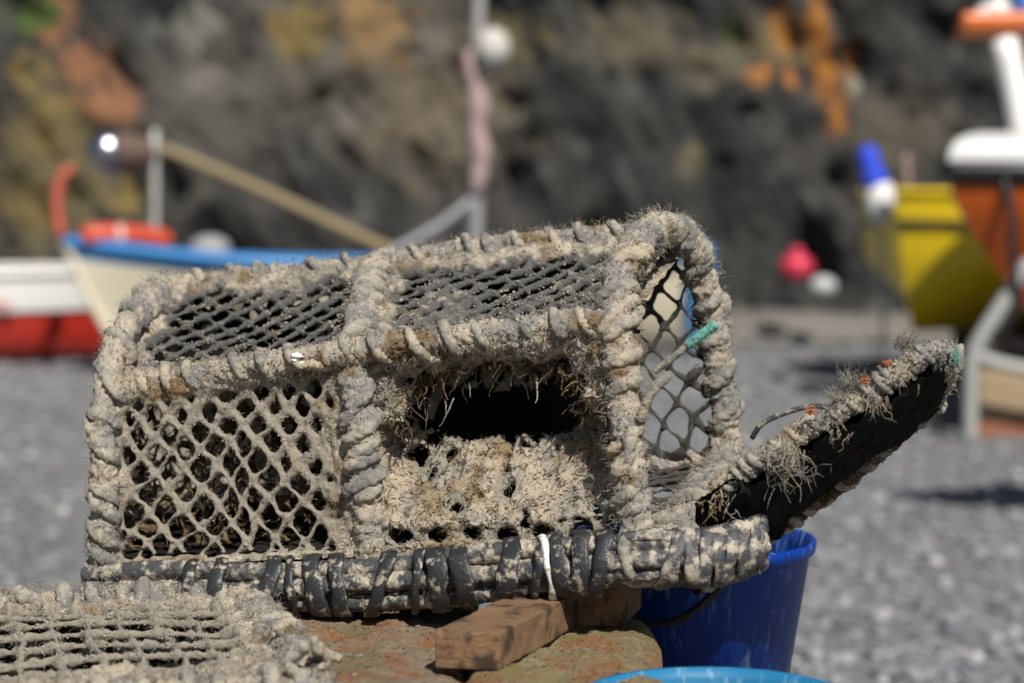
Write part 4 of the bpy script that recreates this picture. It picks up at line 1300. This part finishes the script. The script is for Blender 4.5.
# trolley
MG = paint('galvanised', (.30, .30, .285), .55, dirt=(.22, .17, .12))
tr = thing('boat_trolley', 'grey tubular steel trolley under the orange boat', 'trolley', P(970, 440, 11.4))
for dy in (0, 1.3):
    D_ = np.array((.55 * dy * .6, dy, 0))
    tube('leg', [P(970, 442, 11.35) + D_, P(971, 390, 11.35) + D_, P(974, 352, 11.35) + D_, P(996, 314, 11.35) + D_, P(1030, 262, 11.35) + D_], .042, MG, tr, nr=12)
    tube('side_bar', [P(978, 357, 11.35) + D_, P(1010, 366, 11.35) + D_, P(1110, 384, 11.35) + D_], .036, MG, tr, nr=12)
    tube('leg', [P(1112, 442, 11.35) + D_, P(1110, 250, 11.35) + D_], .042, MG, tr, nr=12)
tube('cross_bar', [P(974, 354, 11.35), P(974, 354, 11.35) + np.array((.429, 1.3, 0))], .036, MG, tr)
tube('cross_bar', [P(1110, 384, 11.35), P(1110, 384, 11.35) + np.array((.429, 1.3, 0))], .036, MG, tr)
cr = thing('crate', 'plank crate with a reddish foot under the steel trolley', 'crate', P(1000, 440, 11.6))
p0 = P(979, 438, 11.6); p0[2] = .0
rbox('plank_side', p0 + (0, 0, .085), (.62, 0, 0), (0, .4, 0), (0, 0, .26), mat_simple('pale_plank', (.27, .20, .12), .85, .2, 9), cr, bev=.012, n=8)
rbox('foot', p0 + (-.01, -.012, .0), (.64, 0, 0), (0, .424, 0), (0, 0, .083), mat_simple('red_board', (.25, .09, .05), .8, .2, 9), cr, bev=.012, n=8)

# things at the cliff foot
mpk = mat_simple('pink_buoy', (.50, .025, .06), .5, .1, 4)
o = thing('buoy', 'red pink pear buoy hung on the dark rock', 'buoy', P(797, 267, 18.2))
ball('body', P(797, 267, 18.2), .125, mpk, o, sq=(1.15, 1, .95)); ball('neck', P(797, 253, 18.2), .06, mpk, o, n=10)
tube('cord', [P(797, 250, 18.2), P(795, 215, 18.9), P(794, 190, 19.6)], .012, PK, o)
o = thing('buoy', 'small grey white float just below the pink buoy', 'buoy', P(823, 286, 18.2))
ball('body', P(823, 286, 18.2), .095, paint('dirty_white', (.42, .42, .41), .6), o, sq=(1.2, 1, .9)); tube('cord', [P(818, 280, 18.2), P(798, 252, 18.15)], .012, PK, o)
o = tube('spar', [P(160, 148, 18.9), P(200, 164, 18.75), P(265, 192, 18.55), P(380, 246, 18.3), P(560, 330, 18.0)], .052, mat_simple('pale_spar', (.22, .17, .095), .8, .2, 5))
tag(o, 'long pale tan spar leaning slantwise against the cliff', 'spar')

for o in col.objects:
    if '_w' in o: del o['_w']
